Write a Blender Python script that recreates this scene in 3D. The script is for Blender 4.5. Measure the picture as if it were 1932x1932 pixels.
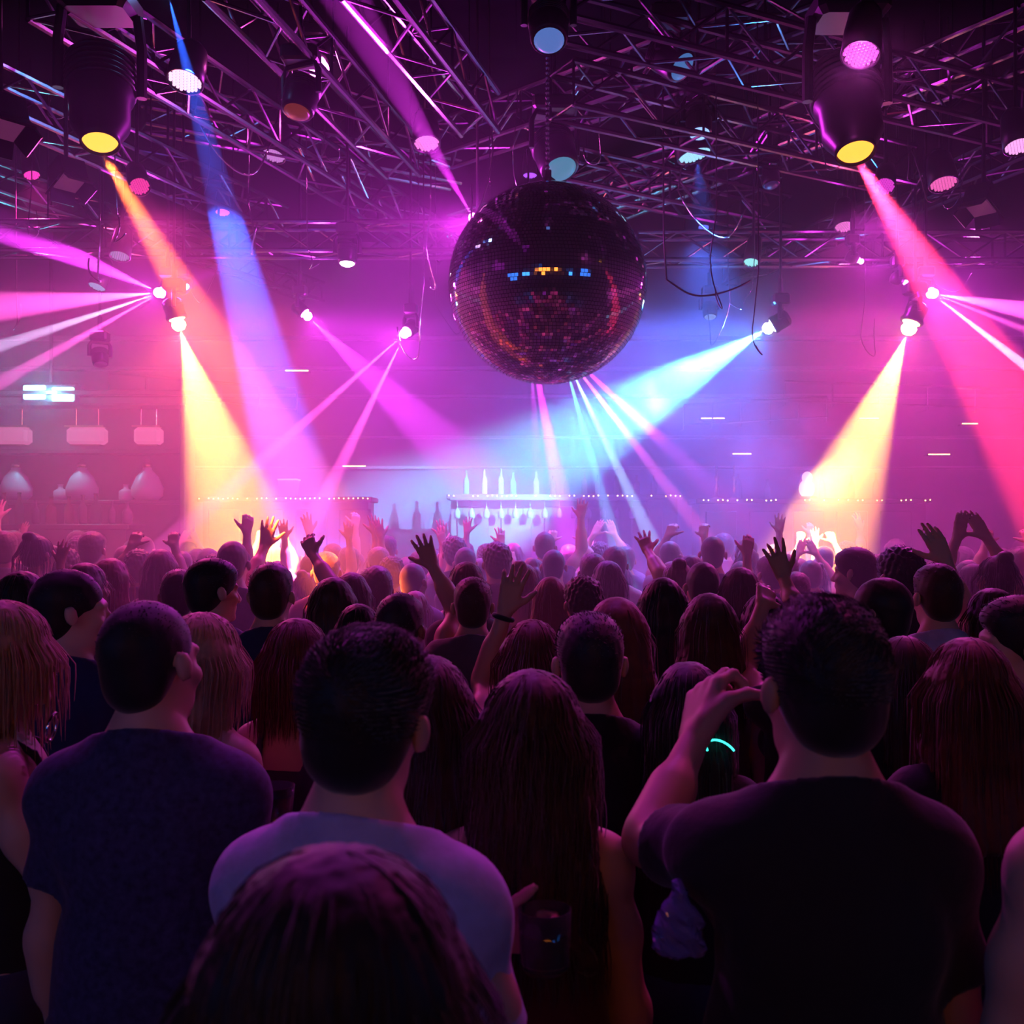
import bpy, math, random
import numpy as np
from mathutils import Vector, Matrix, Quaternion
random.seed(7); np.random.seed(7)
for o in list(bpy.data.objects): bpy.data.objects.remove(o)
scene = bpy.context.scene
COL = scene.collection
PI = math.pi
# ------------------------------------------------------------------ camera
F = 2000.0; HZ = 1000.0; EYE = 1.90
cd = bpy.data.cameras.new('camera'); cam = bpy.data.objects.new('camera', cd); COL.objects.link(cam)
cd.sensor_width = 36; cd.lens = 36 * F / 1932; cd.shift_y = (HZ - 966) / 1932
cam.location = (0, 0, EYE); cam.rotation_euler = (PI/2, 0, 0); cd.clip_start = 0.05
cd.dof.use_dof = True; cd.dof.focus_distance = 4.5; cd.dof.aperture_fstop = 7.0
scene.camera = cam
def at(px, py, d):
    return Vector(((px - 966) / F * d, d, EYE - (py - HZ) / F * d))
# ------------------------------------------------------------------ world, colour, cycles
w = bpy.data.worlds.new('world'); scene.world = w; w.use_nodes = True
w.node_tree.nodes['Background'].inputs[0].default_value = (0.10, 0.05, 0.3, 1)
w.node_tree.nodes['Background'].inputs[1].default_value = 0.02
vs = scene.view_settings; vs.view_transform = 'Standard'; vs.look = 'None'; vs.gamma = 1; vs.use_curve_mapping = False
vs.exposure = 0.0
cy = scene.cycles
cy.use_denoising = True
try: cy.denoiser = 'OPENIMAGEDENOISE'
except Exception: pass
cy.max_bounces = 6; cy.diffuse_bounces = 2; cy.glossy_bounces = 3; cy.transmission_bounces = 6
cy.volume_bounces = 0; cy.transparent_max_bounces = 6
cy.sample_clamp_indirect = 2.5; cy.caustics_reflective = False; cy.caustics_refractive = False
cy.use_adaptive_sampling = True; cy.adaptive_threshold = 0.035
# ------------------------------------------------------------------ helpers
def tag(o, label=None, cat=None, group=None, kind=None):
    if label: o['label'] = label
    if cat: o['category'] = cat
    if group: o['group'] = group
    if kind: o['kind'] = kind
    return o
def link(name, me, mat=None, parent=None):
    o = bpy.data.objects.new(name, me); COL.objects.link(o)
    if mat is not None and me is not None:
        me.materials.clear(); me.materials.append(mat)
    if parent is not None: o.parent = parent
    return o
def empty(name, loc, rz=0):
    o = bpy.data.objects.new(name, None); COL.objects.link(o); o.location = loc; o.rotation_euler = (0, 0, rz)
    o.empty_display_size = .1
    return o
def material(name, col, rough=.6, metal=0., noise=0., scale=20., sheen=0., spec=.5, emit=None, es=0., coat=0., trans=0., ior=1.45, bump=0.):
    m = bpy.data.materials.new(name); m.use_nodes = True; nt = m.node_tree; b = nt.nodes['Principled BSDF']
    b.inputs['Base Color'].default_value = (*col, 1); b.inputs['Roughness'].default_value = rough
    b.inputs['Metallic'].default_value = metal; b.inputs['Specular IOR Level'].default_value = spec
    b.inputs['Coat Weight'].default_value = coat; b.inputs['Transmission Weight'].default_value = trans; b.inputs['IOR'].default_value = ior
    if sheen:
        b.inputs['Sheen Weight'].default_value = sheen; b.inputs['Sheen Roughness'].default_value = .45
    if emit:
        b.inputs['Emission Color'].default_value = (*emit, 1); b.inputs['Emission Strength'].default_value = es
    if noise or bump:
        tc = nt.nodes.new('ShaderNodeTexCoord'); n = nt.nodes.new('ShaderNodeTexNoise'); n.inputs['Scale'].default_value = scale; n.inputs['Detail'].default_value = 4
        nt.links.new(tc.outputs['Object'], n.inputs['Vector'])
        if noise:
            mx = nt.nodes.new('ShaderNodeMix'); mx.data_type = 'RGBA'
            mx.inputs[6].default_value = (*[c*(1-noise) for c in col], 1); mx.inputs[7].default_value = (*[min(1, c*(1+noise)) for c in col], 1)
            nt.links.new(n.outputs['Fac'], mx.inputs[0]); nt.links.new(mx.outputs[2], b.inputs['Base Color'])
        if bump:
            bp = nt.nodes.new('ShaderNodeBump'); bp.inputs['Strength'].default_value = bump; bp.inputs['Distance'].default_value = .01
            nt.links.new(n.outputs['Fac'], bp.inputs['Height']); nt.links.new(bp.outputs[0], b.inputs['Normal'])
    return m
class MB:
    """collects shapes and links them as ONE mesh"""
    def __init__(s): s.v = []; s.f = []
    def add(s, vs_, fs):
        o = len(s.v); s.v += [tuple(v) for v in vs_]; s.f += [tuple(i + o for i in f) for f in fs]
    def box(s, c, size, M=None, bev=0.0):
        x, y, z = [k/2 for k in size]; c = Vector(c)
        b = min(bev, x*.9, y*.9, z*.9)
        if b <= 0:
            P = [Vector((i, j, k)) for i in (-x, x) for j in (-y, y) for k in (-z, z)]
            fs = [(0,1,3,2),(4,6,7,5),(0,4,5,1),(2,3,7,6),(0,2,6,4),(1,5,7,3)]
        else:
            prof = [(-x+b, -y), (x-b, -y), (x, -y+b), (x, y-b), (x-b, y), (-x+b, y), (-x, y-b), (-x, -y+b)]
            P = []; 
            for zz, k in ((-z, 1), (-z+b, 0), (z-b, 0), (z, 1)):
                for px_, py_ in prof:
                    sx = (x-b)/x if k else 1; sy = (y-b)/y if k else 1
                    P.append(Vector((px_*sx, py_*sy, zz)))
            fs = [tuple(range(7, -1, -1)), tuple(range(24, 32))]
            for r in range(3):
                for i in range(8): fs.append((r*8+i, r*8+(i+1) % 8, (r+1)*8+(i+1) % 8, (r+1)*8+i))
        if M is not None: P = [M @ p for p in P]
        s.add([p + c for p in P], fs)
    def tube(s, pts, r, n=8, cap=True, radii=None):
        pts = [Vector(p) for p in pts]; rings = []
        up = Vector((0, 0, 1)); t0 = (pts[1]-pts[0]).normalized()
        if abs(t0.dot(up)) > .95: up = Vector((1, 0, 0))
        u = t0.cross(up).normalized()
        for i, p in enumerate(pts):
            t = (pts[min(i+1, len(pts)-1)] - pts[max(i-1, 0)])
            if t.length < 1e-9: t = t0
            t = t.normalized(); u = (u - t*u.dot(t)).normalized(); v = t.cross(u)
            rr = radii[i] if radii else r
            rings.append([p + (u*math.cos(2*PI*k/n) + v*math.sin(2*PI*k/n))*rr for k in range(n)])
        V = [q for R_ in rings for q in R_]; fs = []
        for i in range(len(pts)-1):
            for k in range(n): fs.append((i*n+k, i*n+(k+1) % n, (i+1)*n+(k+1) % n, (i+1)*n+k))
        if cap:
            fs.append(tuple(range(n-1, -1, -1))); m = (len(pts)-1)*n; fs.append(tuple(m+k for k in range(n)))
        s.add(V, fs)
    def lathe(s, prof, n=24, M=None, c=(0, 0, 0), closed=False):
        c = Vector(c); V = []; fs = []
        for r, z in prof:
            for k in range(n):
                p = Vector((r*math.cos(2*PI*k/n), r*math.sin(2*PI*k/n), z)); V.append((M @ p if M is not None else p) + c)
        m = len(prof)
        for i in range(m-1):
            for k in range(n): fs.append((i*n+k, i*n+(k+1) % n, (i+1)*n+(k+1) % n, (i+1)*n+k))
        if prof[0][0] > 1e-4 and not closed: fs.append(tuple(range(n-1, -1, -1)))
        if prof[-1][0] > 1e-4 and not closed: fs.append(tuple((m-1)*n+k for k in range(n)))
        s.add(V, fs)
    def ball(s, c, r, n=12, M=None):
        prof = [(max(1e-5, math.sin(PI*i/n)) * (r if not isinstance(r, tuple) else 1), -math.cos(PI*i/n) * (r if not isinstance(r, tuple) else 1)) for i in range(n+1)]
        if isinstance(r, tuple):
            S = Matrix.Diagonal(r).to_4x4(); M = (M @ S.to_3x3()) if M is not None else S.to_3x3()
        s.lathe(prof, n*2, M, c)
    def mesh(s, name, smooth=False):
        me = bpy.data.meshes.new(name); me.from_pydata(s.v, [], s.f); me.validate(); me.update()
        if smooth: me.polygons.foreach_set('use_smooth', [True]*len(me.polygons))
        return me
    def build(s, name, mat, parent=None, smooth=False):
        return link(name, s.mesh(name, smooth), mat, parent)
def aim(d, roll=0):
    """3x3 matrix whose +Z points along d"""
    d = Vector(d).normalized()
    return (d.to_track_quat('Z', 'Y').to_matrix() @ Matrix.Rotation(roll, 3, 'Z'))
def struct(name, mb, mat, smooth=False):
    return tag(mb.build(name, mat, None, smooth), kind='structure')
MAT = {}
MAT['black'] = material('black_metal', (.012, .012, .014), .35, .3, noise=.2)
MAT['black_plastic'] = material('black_plastic', (.01, .01, .012), .4, spec=.6)
MAT['alu'] = material('truss_aluminium', (.20, .19, .22), .22, 1., noise=.15, scale=30)
MAT['cable'] = material('cable_rubber', (.02, .018, .02), .35, spec=.8)
MAT['chrome'] = material('chrome', (.8, .8, .82), .12, 1.)
MAT['brass'] = material('brass', (.8, .55, .2), .25, 1.)
MAT['glass'] = material('clear_glass', (.95, .95, .97), .04, trans=.95)
MAT['frost'] = material('frosted_glass', (.75, .6, .7), .35, trans=.3); MAT['stem'] = material('smoky_glass', (.22, .17, .2), .12, trans=.5)
MAT['wood'] = material('dark_wood', (.06, .03, .03), .35, noise=.4, scale=8, coat=.3)
def emission(name, col, s): return material(name, (.02, .02, .02), .4, emit=col, es=s)
# ------------------------------------------------------------------ room shell
RX = 7.2; RY = 14.0; RB = -6.0; RH = 5.7
wallm = material('painted_wall', (.06, .045, .07), .9, spec=.1, noise=.25, scale=3, bump=.3)
floorm = material('club_floor', (.05, .045, .05), .3, noise=.35, scale=6)
ceilm = material('ceiling_paint', (.006, .005, .008), 1, noise=.3, scale=4, spec=0.)
b = MB(); b.box((0, (RY+RB)/2, -.05), (2*RX, RY-RB, .1)); struct('floor', b, floorm)
b = MB(); b.box((0, (RY+RB)/2, RH+.05), (2*RX, RY-RB, .1)); struct('ceiling', b, ceilm)
b = MB(); b.box((0, RY+.05, RH/2), (2*RX, .1, RH))
struct('wall_back', b, wallm)
b = MB(); b.box((-RX-.05, (RY+RB)/2, RH/2), (.1, RY-RB, RH)); struct('wall_left', b, wallm)
b = MB(); b.box((RX+.05, (RY+RB)/2, RH/2), (.1, RY-RB, RH)); struct('wall_right', b, wallm)
b = MB(); b.box((0, RB-.05, RH/2), (2*RX, .1, RH)); struct('wall_front', b, wallm)
# mouldings and ledges of the back wall
for i, (z, dep, h) in enumerate([(4.42, .10, .06), (4.02, .16, .05), (3.66, .12, .05), (3.12, .14, .04), (2.72, .10, .04)]):
    b = MB(); b.box((0, RY-dep/2, z), (2*RX, dep, h), bev=.01)
    struct('trim_%d' % (i+1), b, material('ledge_paint_%d' % i, (.16, .12, .16), .3, noise=.2))
# ------------------------------------------------------------------ haze in the room
HY0, HY1, HZ0 = 4.2, RY-.02, 4.0
def haze_box(z0, z1, dens, label):
    hz = MB(); hz.box((0, (HY0+HY1)/2, (z0+z1)/2), (2*RX-.04, HY1-HY0, z1-z0))
    hm = bpy.data.materials.new('haze'); hm.use_nodes = True; nt = hm.node_tree; nt.nodes.clear()
    out = nt.nodes.new('ShaderNodeOutputMaterial'); sc_ = nt.nodes.new('ShaderNodeVolumeScatter')
    sc_.inputs['Color'].default_value = (.95, .93, .97, 1); sc_.inputs['Density'].default_value = dens; sc_.inputs['Anisotropy'].default_value = .1
    nt.links.new(sc_.outputs[0], out.inputs['Volume'])
    return tag(hz.build('stage_haze', hm), label, 'haze', kind='stuff')
haze_box(.02, HZ0, .075, 'theatrical haze filling the air over the dance floor, coloured by the beams')
haze_box(HZ0+.002, RH-.02, .005, 'thinner haze under the ceiling among the trusses')

# a denser curl of smoke drifting through the cyan beam
def puff(c, size, dens, seed, label):
    b = MB(); b.ball((0, 0, 0), size, 12)
    m = bpy.data.materials.new('smoke'); m.use_nodes = True; nt = m.node_tree; nt.nodes.clear(); N = nt.nodes.new; Lk = nt.links.new
    out = N('ShaderNodeOutputMaterial'); sc = N('ShaderNodeVolumeScatter'); tc = N('ShaderNodeTexCoord'); no = N('ShaderNodeTexNoise'); no.inputs['Scale'].default_value = 2.6; no.inputs['Detail'].default_value = 5; no.inputs['Distortion'].default_value = .5
    mp = N('ShaderNodeMapping'); mp.inputs['Location'].default_value = (seed, seed*.7, 0); Lk(tc.outputs['Object'], mp.inputs[0]); Lk(mp.outputs[0], no.inputs['Vector'])
    mp2 = N('ShaderNodeVectorMath'); mp2.operation = 'DIVIDE'; mp2.inputs[1].default_value = size; Lk(tc.outputs['Object'], mp2.inputs[0])
    ln = N('ShaderNodeVectorMath'); ln.operation = 'LENGTH'; Lk(mp2.outputs[0], ln.inputs[0])
    r1 = N('ShaderNodeMapRange'); r1.inputs[1].default_value = .45; r1.inputs[2].default_value = .72; Lk(no.outputs['Fac'], r1.inputs[0])
    r2 = N('ShaderNodeMapRange'); r2.inputs[1].default_value = 1; r2.inputs[2].default_value = .3; Lk(ln.outputs['Value'], r2.inputs[0])
    mu = N('ShaderNodeMath'); mu.operation = 'MULTIPLY'; Lk(r1.outputs[0], mu.inputs[0]); Lk(r2.outputs[0], mu.inputs[1])
    m2 = N('ShaderNodeMath'); m2.operation = 'MULTIPLY'; m2.inputs[1].default_value = dens; Lk(mu.outputs[0], m2.inputs[0]); Lk(m2.outputs[0], sc.inputs['Density'])
    sc.inputs['Color'].default_value = (.95, .95, .97, 1); Lk(sc.outputs[0], out.inputs['Volume'])
    o = tag(b.build('smoke_puff', m), label, 'smoke', kind='stuff'); o.location = c; return o
puff(at(1230, 745, 9.2), (.95, .8, .55), .65, 1.3, 'drifting cloud of smoke in the cyan beam right below the mirror ball')
puff(at(1500, 870, 9.6), (.8, .6, .6), .7, 4.1, 'thin cloud of smoke beside the right amber beam')
# ------------------------------------------------------------------ lamps
PINK = (1, .10, .62); MAG = (.80, .035, .85); YEL = (1, .40, .06); CYAN = (.10, .62, 1); BLUE = (.03, .16, 1); RED = (1, .03, .10); ORG = (1, .17, .02); WHT = (.9, .75, 1); VIO = (.42, .08, 1)
REG = [(1033, 537, 'the mirror ball')]
def reg(pos, label):
    REG.append((966+pos[0]/pos[1]*F, HZ-(pos[2]-EYE)/pos[1]*F, label))
def rod(r, top, pos, rad=.011):
    b = MB(); b.tube([top, (top[0], top[1], RH-pos[2])], rad, 6); b.build('hanging_rod', MAT['black'], r)
def spot(parent, pos, tgt, half, col, power, blend=.25, size=.01, name='beam_light'):
    l = bpy.data.lights.new(name, 'SPOT'); l.color = col; l.energy = power; l.spot_size = 2*half; l.spot_blend = blend; l.shadow_soft_size = size
    o = bpy.data.objects.new(name, l); COL.objects.link(o)
    o.location = pos; o.rotation_euler = (Vector(tgt)-Vector(pos)).to_track_quat('-Z', 'Y').to_euler()
    if parent:
        o.parent = parent; o.matrix_parent_inverse = Matrix.Translation(-Vector(parent.location))
    return o
def point(parent, pos, col, power, size=.03):
    l = bpy.data.lights.new('lamp_glow', 'POINT'); l.color = col; l.energy = power; l.shadow_soft_size = size
    o = bpy.data.objects.new('lamp_glow', l); COL.objects.link(o); o.location = pos
    if parent:
        o.parent = parent; o.matrix_parent_inverse = Matrix.Translation(-Vector(parent.location))
    return o
def half_of(S, T, wpx, d):            # half cone angle for a beam wpx wide at its target
    return math.atan((wpx/F*d/2) / (Vector(T)-Vector(S)).length)
def moving_head(pos, direction, label, lens_col, es, lens_r=.055, body_r=.12, group='moving head lamps over the dance floor', hang=True, lens_shape='dome'):
    """yoke lamp; its lens centre is at pos"""
    pos = Vector(pos); d = Vector(direction).normalized()
    r = tag(empty('moving_head_lamp', pos), label, 'stage light', group); reg(pos, label)
    M = aim(d)
    L = body_r*2.2; k = lens_r*1.25
    b = MB(); b.lathe([(body_r*.55, -L*1.05), (body_r*.92, -L*.95), (body_r, -L*.6), (body_r*.98, -L*.35), (k*1.25, -.03), (k*1.15, -.012), (k*.9, -.014)], 20, M)
    for q in range(5): b.lathe([(body_r*.99, -L*(.62+.06*q)), (body_r*1.05, -L*(.63+.06*q)), (body_r*.99, -L*(.65+.06*q))], 20, M, closed=True)
    b.build('lamp_housing', MAT['black'], r, True)
    b = MB()
    if lens_shape == 'dome':
        b.lathe([(k*.9, -.012), (lens_r*.75, 0), (lens_r, lens_r*.5), (lens_r*.95, lens_r*.9), (lens_r*.6, lens_r*1.35), (1e-4, lens_r*1.5)], 20, M)
    else:
        b.lathe([(k, -.012), (lens_r, 0), (lens_r*.7, lens_r*.14), (1e-4, lens_r*.2)], 24, M)
    b.build('lens', emission('lens_' + label[:18], lens_col, es), r, True)
    if hang:
        hp = -d*(L*.55)
        side = d.cross(Vector((0, 0, 1)))
        side = Vector((1, 0, 0)) if side.length < .1 else side.normalized()
        w_ = body_r*1.22
        top = hp + Vector((0, 0, body_r*1.75))
        b = MB(); b.tube([hp+side*w_, hp+side*w_+Vector((0, 0, body_r*1.3)), top+side*w_*.8, top-side*w_*.8, hp-side*w_+Vector((0, 0, body_r*1.3)), hp-side*w_], .018, 8)
        b.build('yoke', MAT['black'], r)
        b = MB(); b.box(top+Vector((0, 0, .05)), (body_r*2.1, body_r*1.7, .09), bev=.015); b.tube([top+Vector((0, 0, .09)), top+Vector((0, 0, .22))], .02, 8)
        b.build('lamp_base', MAT['black_plastic'], r); rod(r, top+Vector((0, 0, .2)), pos)
    else: rod(r, -d*L*.9, pos)
    return r
def led_par(pos, direction, rad, col, es, label, glow=0, tube=.22, group='round honeycomb LED par lamps on the trusses', square=False):
    pos = Vector(pos); d = Vector(direction).normalized(); M = aim(d)
    r = tag(empty('par_can', pos), label, 'stage light', group); reg(pos, label)
    b = MB()
    if square:
        s = rad*1.0
        b.box((0, 0, 0), (s*2, s*2, s*1.5), M)
        b.v = [tuple(Vector(v) - d*s*.8) for v in b.v]
        b.build('lamp_housing', MAT['black'], r)
        for sx, sy in ((1, 0), (-1, 0), (0, 1), (0, -1)):
            c = MB(); hinge = M @ Vector((sx*s, sy*s, 0))
            Mr = M @ Matrix.Rotation(.6*sx, 3, 'Y') @ Matrix.Rotation(-.6*sy, 3, 'X')
            c.box((0, 0, 0), (.012 if sx else s*1.9, .012 if sy else s*1.9, s*1.0), Mr)
            off = hinge + Mr @ Vector((0, 0, s*.5)); c.v = [tuple(Vector(v)+off) for v in c.v]
            c.build('barn_door', MAT['black'], r)
        b = MB(); b.box((0, 0, 0), (s*1.7, s*1.7, .02), M); b.build('lens', emission('lens_' + label[:18], col, es), r)
    else:
        b.lathe([(rad*.55, -tube*1.2), (rad*.9, -tube), (rad*1.06, -tube*.5), (rad*1.1, .01), (rad*1.0, .012), (rad*1.0, -.01)], 24, M); b.build('lamp_housing', MAT['black'], r, True)
        # honeycomb of small LED cells
        b = MB(); cells = []
        st = rad/4.2
        for i in range(-6, 7):
            for j in range(-6, 7):
                x = (i + (j % 2)*.5)*st; y = j*st*.866
                if math.hypot(x, y) < rad*.93: cells.append((x, y))
        for x, y in cells:
            c = M @ Vector((x, y, .0)); b.lathe([(st*.46, -.008), (st*.42, .004), (st*.2, .008)], 6, M, c)
        lens = b.build('led_cells', emission('led_' + label[:18], col, es), r)
    b = MB(); up = -d*tube*.6
    b.tube([up, up + Vector((0, 0, rad*1.6)), up + Vector((0, 0, rad*1.6+.12))], .014, 6); b.build('yoke', MAT['black'], r); rod(r, up + Vector((0, 0, rad*1.6+.1)), pos)
    if glow: point(r, pos + d*.06, col, glow)
    return r
BEAM = 7.0; WASH = 1.15; BACK = .6; GLOW = 1.7
def beam_lamp(src, beams, label, col, es, glow=0., glowcol=None, lens_r=.05, body_r=.11, face=None, hang=True):
    """one lamp with one or more narrow beams: beams = [(target, width_px, col, power, blend)]"""
    T0 = Vector(beams[0][0]) if face is None else Vector(face)
    d = ((T0 - src).normalized() + (Vector((0, 0, EYE))-src).normalized()*.6).normalized()
    r = moving_head(src, d, label, col, es, lens_r, body_r, hang=hang)
    for t, wpx, c, p, bl in beams:
        t = Vector(t); dd = (t-src).normalized()
        spot(r, src + dd*(lens_r*1.7+.005), t, half_of(src, t, wpx, t.y), c, p*BEAM, bl, .004)
    if glow: spot(r, src + d*(lens_r*1.8+.01), src + d + Vector((0, 0, -.35)), math.radians(78), glowcol or col, glow*GLOW, .5, .03, 'lamp_glow'); point(r, src + d*(lens_r*1.8+.03), glowcol or col, glow*.5)
    return r
P = at
# left pink fan
S = P(303, 552, 8.6)
beam_lamp(S, [(P(0, 425, 7.4), 76, MAG, 3000, .3), (P(0, 578, 8.0), 64, PINK, 2700, .3), (P(0, 653, 8.0), 26, (.75, .55, 1), 3800, .3), (P(0, 722, 8.0), 30, PINK, 3600, .3)],
          'left pink fan lamp throwing four beams out of frame above the bar', PINK, 60, 35, MAG, .04, .062, face=P(0, 560, 8))
# yellow lamp left
S = P(335, 605, 8.4)
beam_lamp(S, [(P(440, 960, 9.6), 215, YEL, 3500, .6)], 'left yellow lamp with a wide amber beam falling on the crowd', (1, .55, .15), 60, 90, (1, .10, .12), .055, .078)
# pink lamp whose beam runs down right
S = P(577, 593, 9.2)
beam_lamp(S, [(P(930, 930, 10.4), 150, MAG, 1500, .4)], 'small pink lamp right of the yellow left beam, beam slanting down to the right', PINK, 60, 40, MAG, .04, .06)
# two crossing pink beams
S = P(766, 627, 8.8)
beam_lamp(S, [(P(345, 1000, 8.2), 44, PINK, 4200, .3), (P(590, 985, 8.4), 40, PINK, 3800, .3)], 'pink lamp left of the mirror ball with twin beams slanting down left', PINK, 60, 50, MAG, .04, .06)
# cyan
S = P(1455, 616, 8.6)
beam_lamp(S, [(P(1110, 820, 10.6), 190, CYAN, 6500, .8)], 'cyan lamp right of the mirror ball with a smoky pale blue beam', (.5, .9, 1), 60, 80, (.03, .28, 1), .048, .07)
# right yellow
S = P(1718, 612, 8.4)
beam_lamp(S, [(P(1575, 975, 9.4), 205, YEL, 3300, .6)], 'right yellow lamp with an amber beam falling down left', (1, .55, .15), 60, 55, (1, .05, .25), .06, .08)
# right fan
S = P(1758, 553, 8.6)
beam_lamp(S, [(P(1960, 590, 8.0), 46, PINK, 2600, .3), (P(1960, 632, 8.0), 18, PINK, 2800, .3), (P(1960, 710, 8.0), 24, (.2, .6, 1), 4500, .3)],
          'right pink fan lamp with three beams leaving the frame', PINK, 60, 40, MAG, .04, .062, face=P(1960, 600, 8))
# beams from behind the ball
S = P(1000, 640, 9.4)
beam_lamp(S, [(P(1062, 960, 9.2), 50, MAG, 2400, .4), (P(1020, 1000, 9.6), 40, MAG, 900, .4)], 'lamp hidden behind the mirror ball sending a magenta beam down', PINK, 30, 0, None, .04, .09)
S = P(1058, 655, 9.0)
beam_lamp(S, [(P(1150, 985, 9.0), 30, CYAN, 3000, .4), (P(1235, 1030, 9.0), 34, (.35, .8, 1), 3800, .3), (P(1310, 985, 9.0), 34, PINK, 3300, .4), (P(1350, 925, 9.2), 46, MAG, 1300, .4)],
          'lamp hidden behind the mirror ball with cyan and pink beams fanning down right', WHT, 30, 0, None, .04, .09)
# magenta beam going up left, next to the ball
S = P(893, 412, 7.3)
beam_lamp(S, [(P(655, 0, 5.4), 95, MAG, 11000, .3)], 'magenta lamp touching the mirror ball outline, beam shooting up left', PINK, 60, 130, MAG, .03, .07, hang=False)
# blue beam from top
S = P(312, -30, 5.6)
beam_lamp(S, [(P(475, 600, 8.0), 105, (.02, .11, 1), 12000, .4)], 'blue lamp at the top edge with a long deep blue beam', (.2, .4, 1), 20, 0, None, .05, .12)
# small blue spot upper right of ball
# (its beam is weak and short)
S = P(1310, 292, 7.6)
r = led_par(S, (.25, -.1, -1), .12, (.35, .75, 1), 1.2, 'blue lit par lamp hanging right of the ball top, faint blue beam below')
spot(r, S + Vector((.02, 0, -.05)), P(1350, 620, 8.4), .30, BLUE, 3000, 1)
# big spotlights
def big_spot(px, py, d, face, body, label, col, es, beam, bcol, power):
    """long black barrel with a glowing round lens"""
    pos = P(px, py, d); dr = Vector(face).normalized(); M = aim(dr)
    r = tag(empty('barrel_spotlight', pos), label, 'stage light', 'big barrel spotlights'); reg(pos, label)
    R_ = .15; L = .55
    b = MB(); b.lathe([(R_*.75, -L), (R_*1.05, -L*.93), (R_*1.12, -L*.5), (R_, -L*.45), (R_*.98, -.1), (R_*.66, -.02), (R_*.66, .012), (R_*.6, .012), (R_*.58, -.02)], 28, M)
    for q in range(6): b.lathe([(R_*1.08, -L*(.55+.06*q)), (R_*1.2, -L*(.56+.06*q)), (R_*1.2, -L*(.575+.06*q)), (R_*1.08, -L*(.585+.06*q))], 28, M, closed=True)
    b.build('lamp_housing', MAT['black'], r, True)
    b = MB(); b.lathe([(R_*.60, -.015), (R_*.52, .004), (R_*.3, .016), (1e-4, .022)], 28, M); b.build('lens', emission('lens_' + label[:16], col, es), r, True)
    c0 = -dr*(L*.55); side = dr.cross(Vector((0, 0, 1))).normalized()
    if abs(side.x) < .2: side = Vector((1, 0, 0))
    b = MB(); w_ = R_*1.35
    for s in (-1, 1):
        p = [c0 + side*w_*s, c0 + side*w_*s + Vector((0, 0, .25)), c0 + side*w_*s*.9 + Vector((0, 0, .42))]
        b.tube(p, .028, 8)
    b.box(c0 + Vector((0, 0, .46)), (.36, .3, .13), bev=.03); b.build('yoke', MAT['black_plastic'], r)
    b = MB(); b.tube([c0 + Vector((0, 0, .5)), c0 + Vector((0, 0, .72))], .025, 8); b.tube([c0 + Vector((0, -.06, .7)), c0 + Vector((0, .06, .7))], .05, 12); b.build('clamp', MAT['chrome'], r); rod(r, c0+Vector((0, 0, .7)), pos, .02)
    T = Vector(beam[0]); spot(r, pos + (T-pos).normalized()*.03 + dr*.04, T, half_of(pos, T, beam[1], T.y), bcol, power, .3, .02)
    return r
big_spot(189, 268, 5.4, (.12, -.32, -1), None, 'big black barrel spotlight at upper left with a glowing amber lens', (1, .42, .05), 2.1, (P(352, 560, 5.7), 74), (1, .13, .02), 16000)
big_spot(1614, 286, 5.2, (.02, -.38, -1), None, 'big black barrel spotlight at upper right with an amber lens and a red beam', (1, .38, .04), 2.1, (P(1752, 520, 5.5), 80), RED, 26000)
# LED par cans (honeycomb faces)
dn = (0, -.35, -1)
for px, py, d, rad, col, es, g, lab in [
    (349, 152, 6.2, .10, (1, .55, .9), 1.6, 0, 'honeycomb par lamp glowing pale pink in the blue beam'),
    (517, 293, 7.6, .08, (.6, .22, .7), .9, 0, 'small dim lilac honeycomb par lamp on the left truss'),
    (805, 270, 7.4, .09, (.9, .2, .7), 1.2, 0, 'flat pink honeycomb par lamp seen through the magenta beam'),
    (1624, 101, 4.6, .078, (.95, .10, .75), 1.4, 6, 'bright magenta petal faced par lamp above the right barrel spotlight'),
    (1780, 346, 7.6, .095, (.85, .12, .45), 1.2, 0, 'rosy par lamp right of the red beam'),
    (1594, 427, 8.6, .08, (.75, .16, .55), 1.1, 0, 'small mauve par lamp left of the red beam'),
    (1418, 494, 8.8, .065, (.3, .9, .9), 1.2, 0, 'tiny turquoise par lamp above the cyan lamp'),
    (1922, 275, 6.6, .085, (.9, .35, .8), 1.4, 0, 'pale pink par lamp at the right edge'),
    (183, 540, 8.8, .07, (.15, .45, .7), .8, 0, 'bluish par lamp just above the left pink fan'),
    (226, 482, 8.2, .075, (.25, .35, .6), .6, 0, 'dim steel blue par lamp over the left pink fan')]:
    led_par(P(px, py, d), (random.uniform(-.25, .25), -.35, -1), rad, col, es, lab, g)
for px, py, d, lab in [(131, 345, 6.8, 'boxy barn door floodlight under the left barrel spotlight'), (1850, 392, 7.0, 'boxy barn door floodlight right of the red beam'), (8, 240, 5.0, 'boxy barn door floodlight cut by the left edge')]:
    led_par(P(px, py, d), (.3 if px < 900 else -.3, -.25, -1), .085, (.6, .1, .4), .15, lab, 0, .2, 'boxy barn door floodlights', True)
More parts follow.
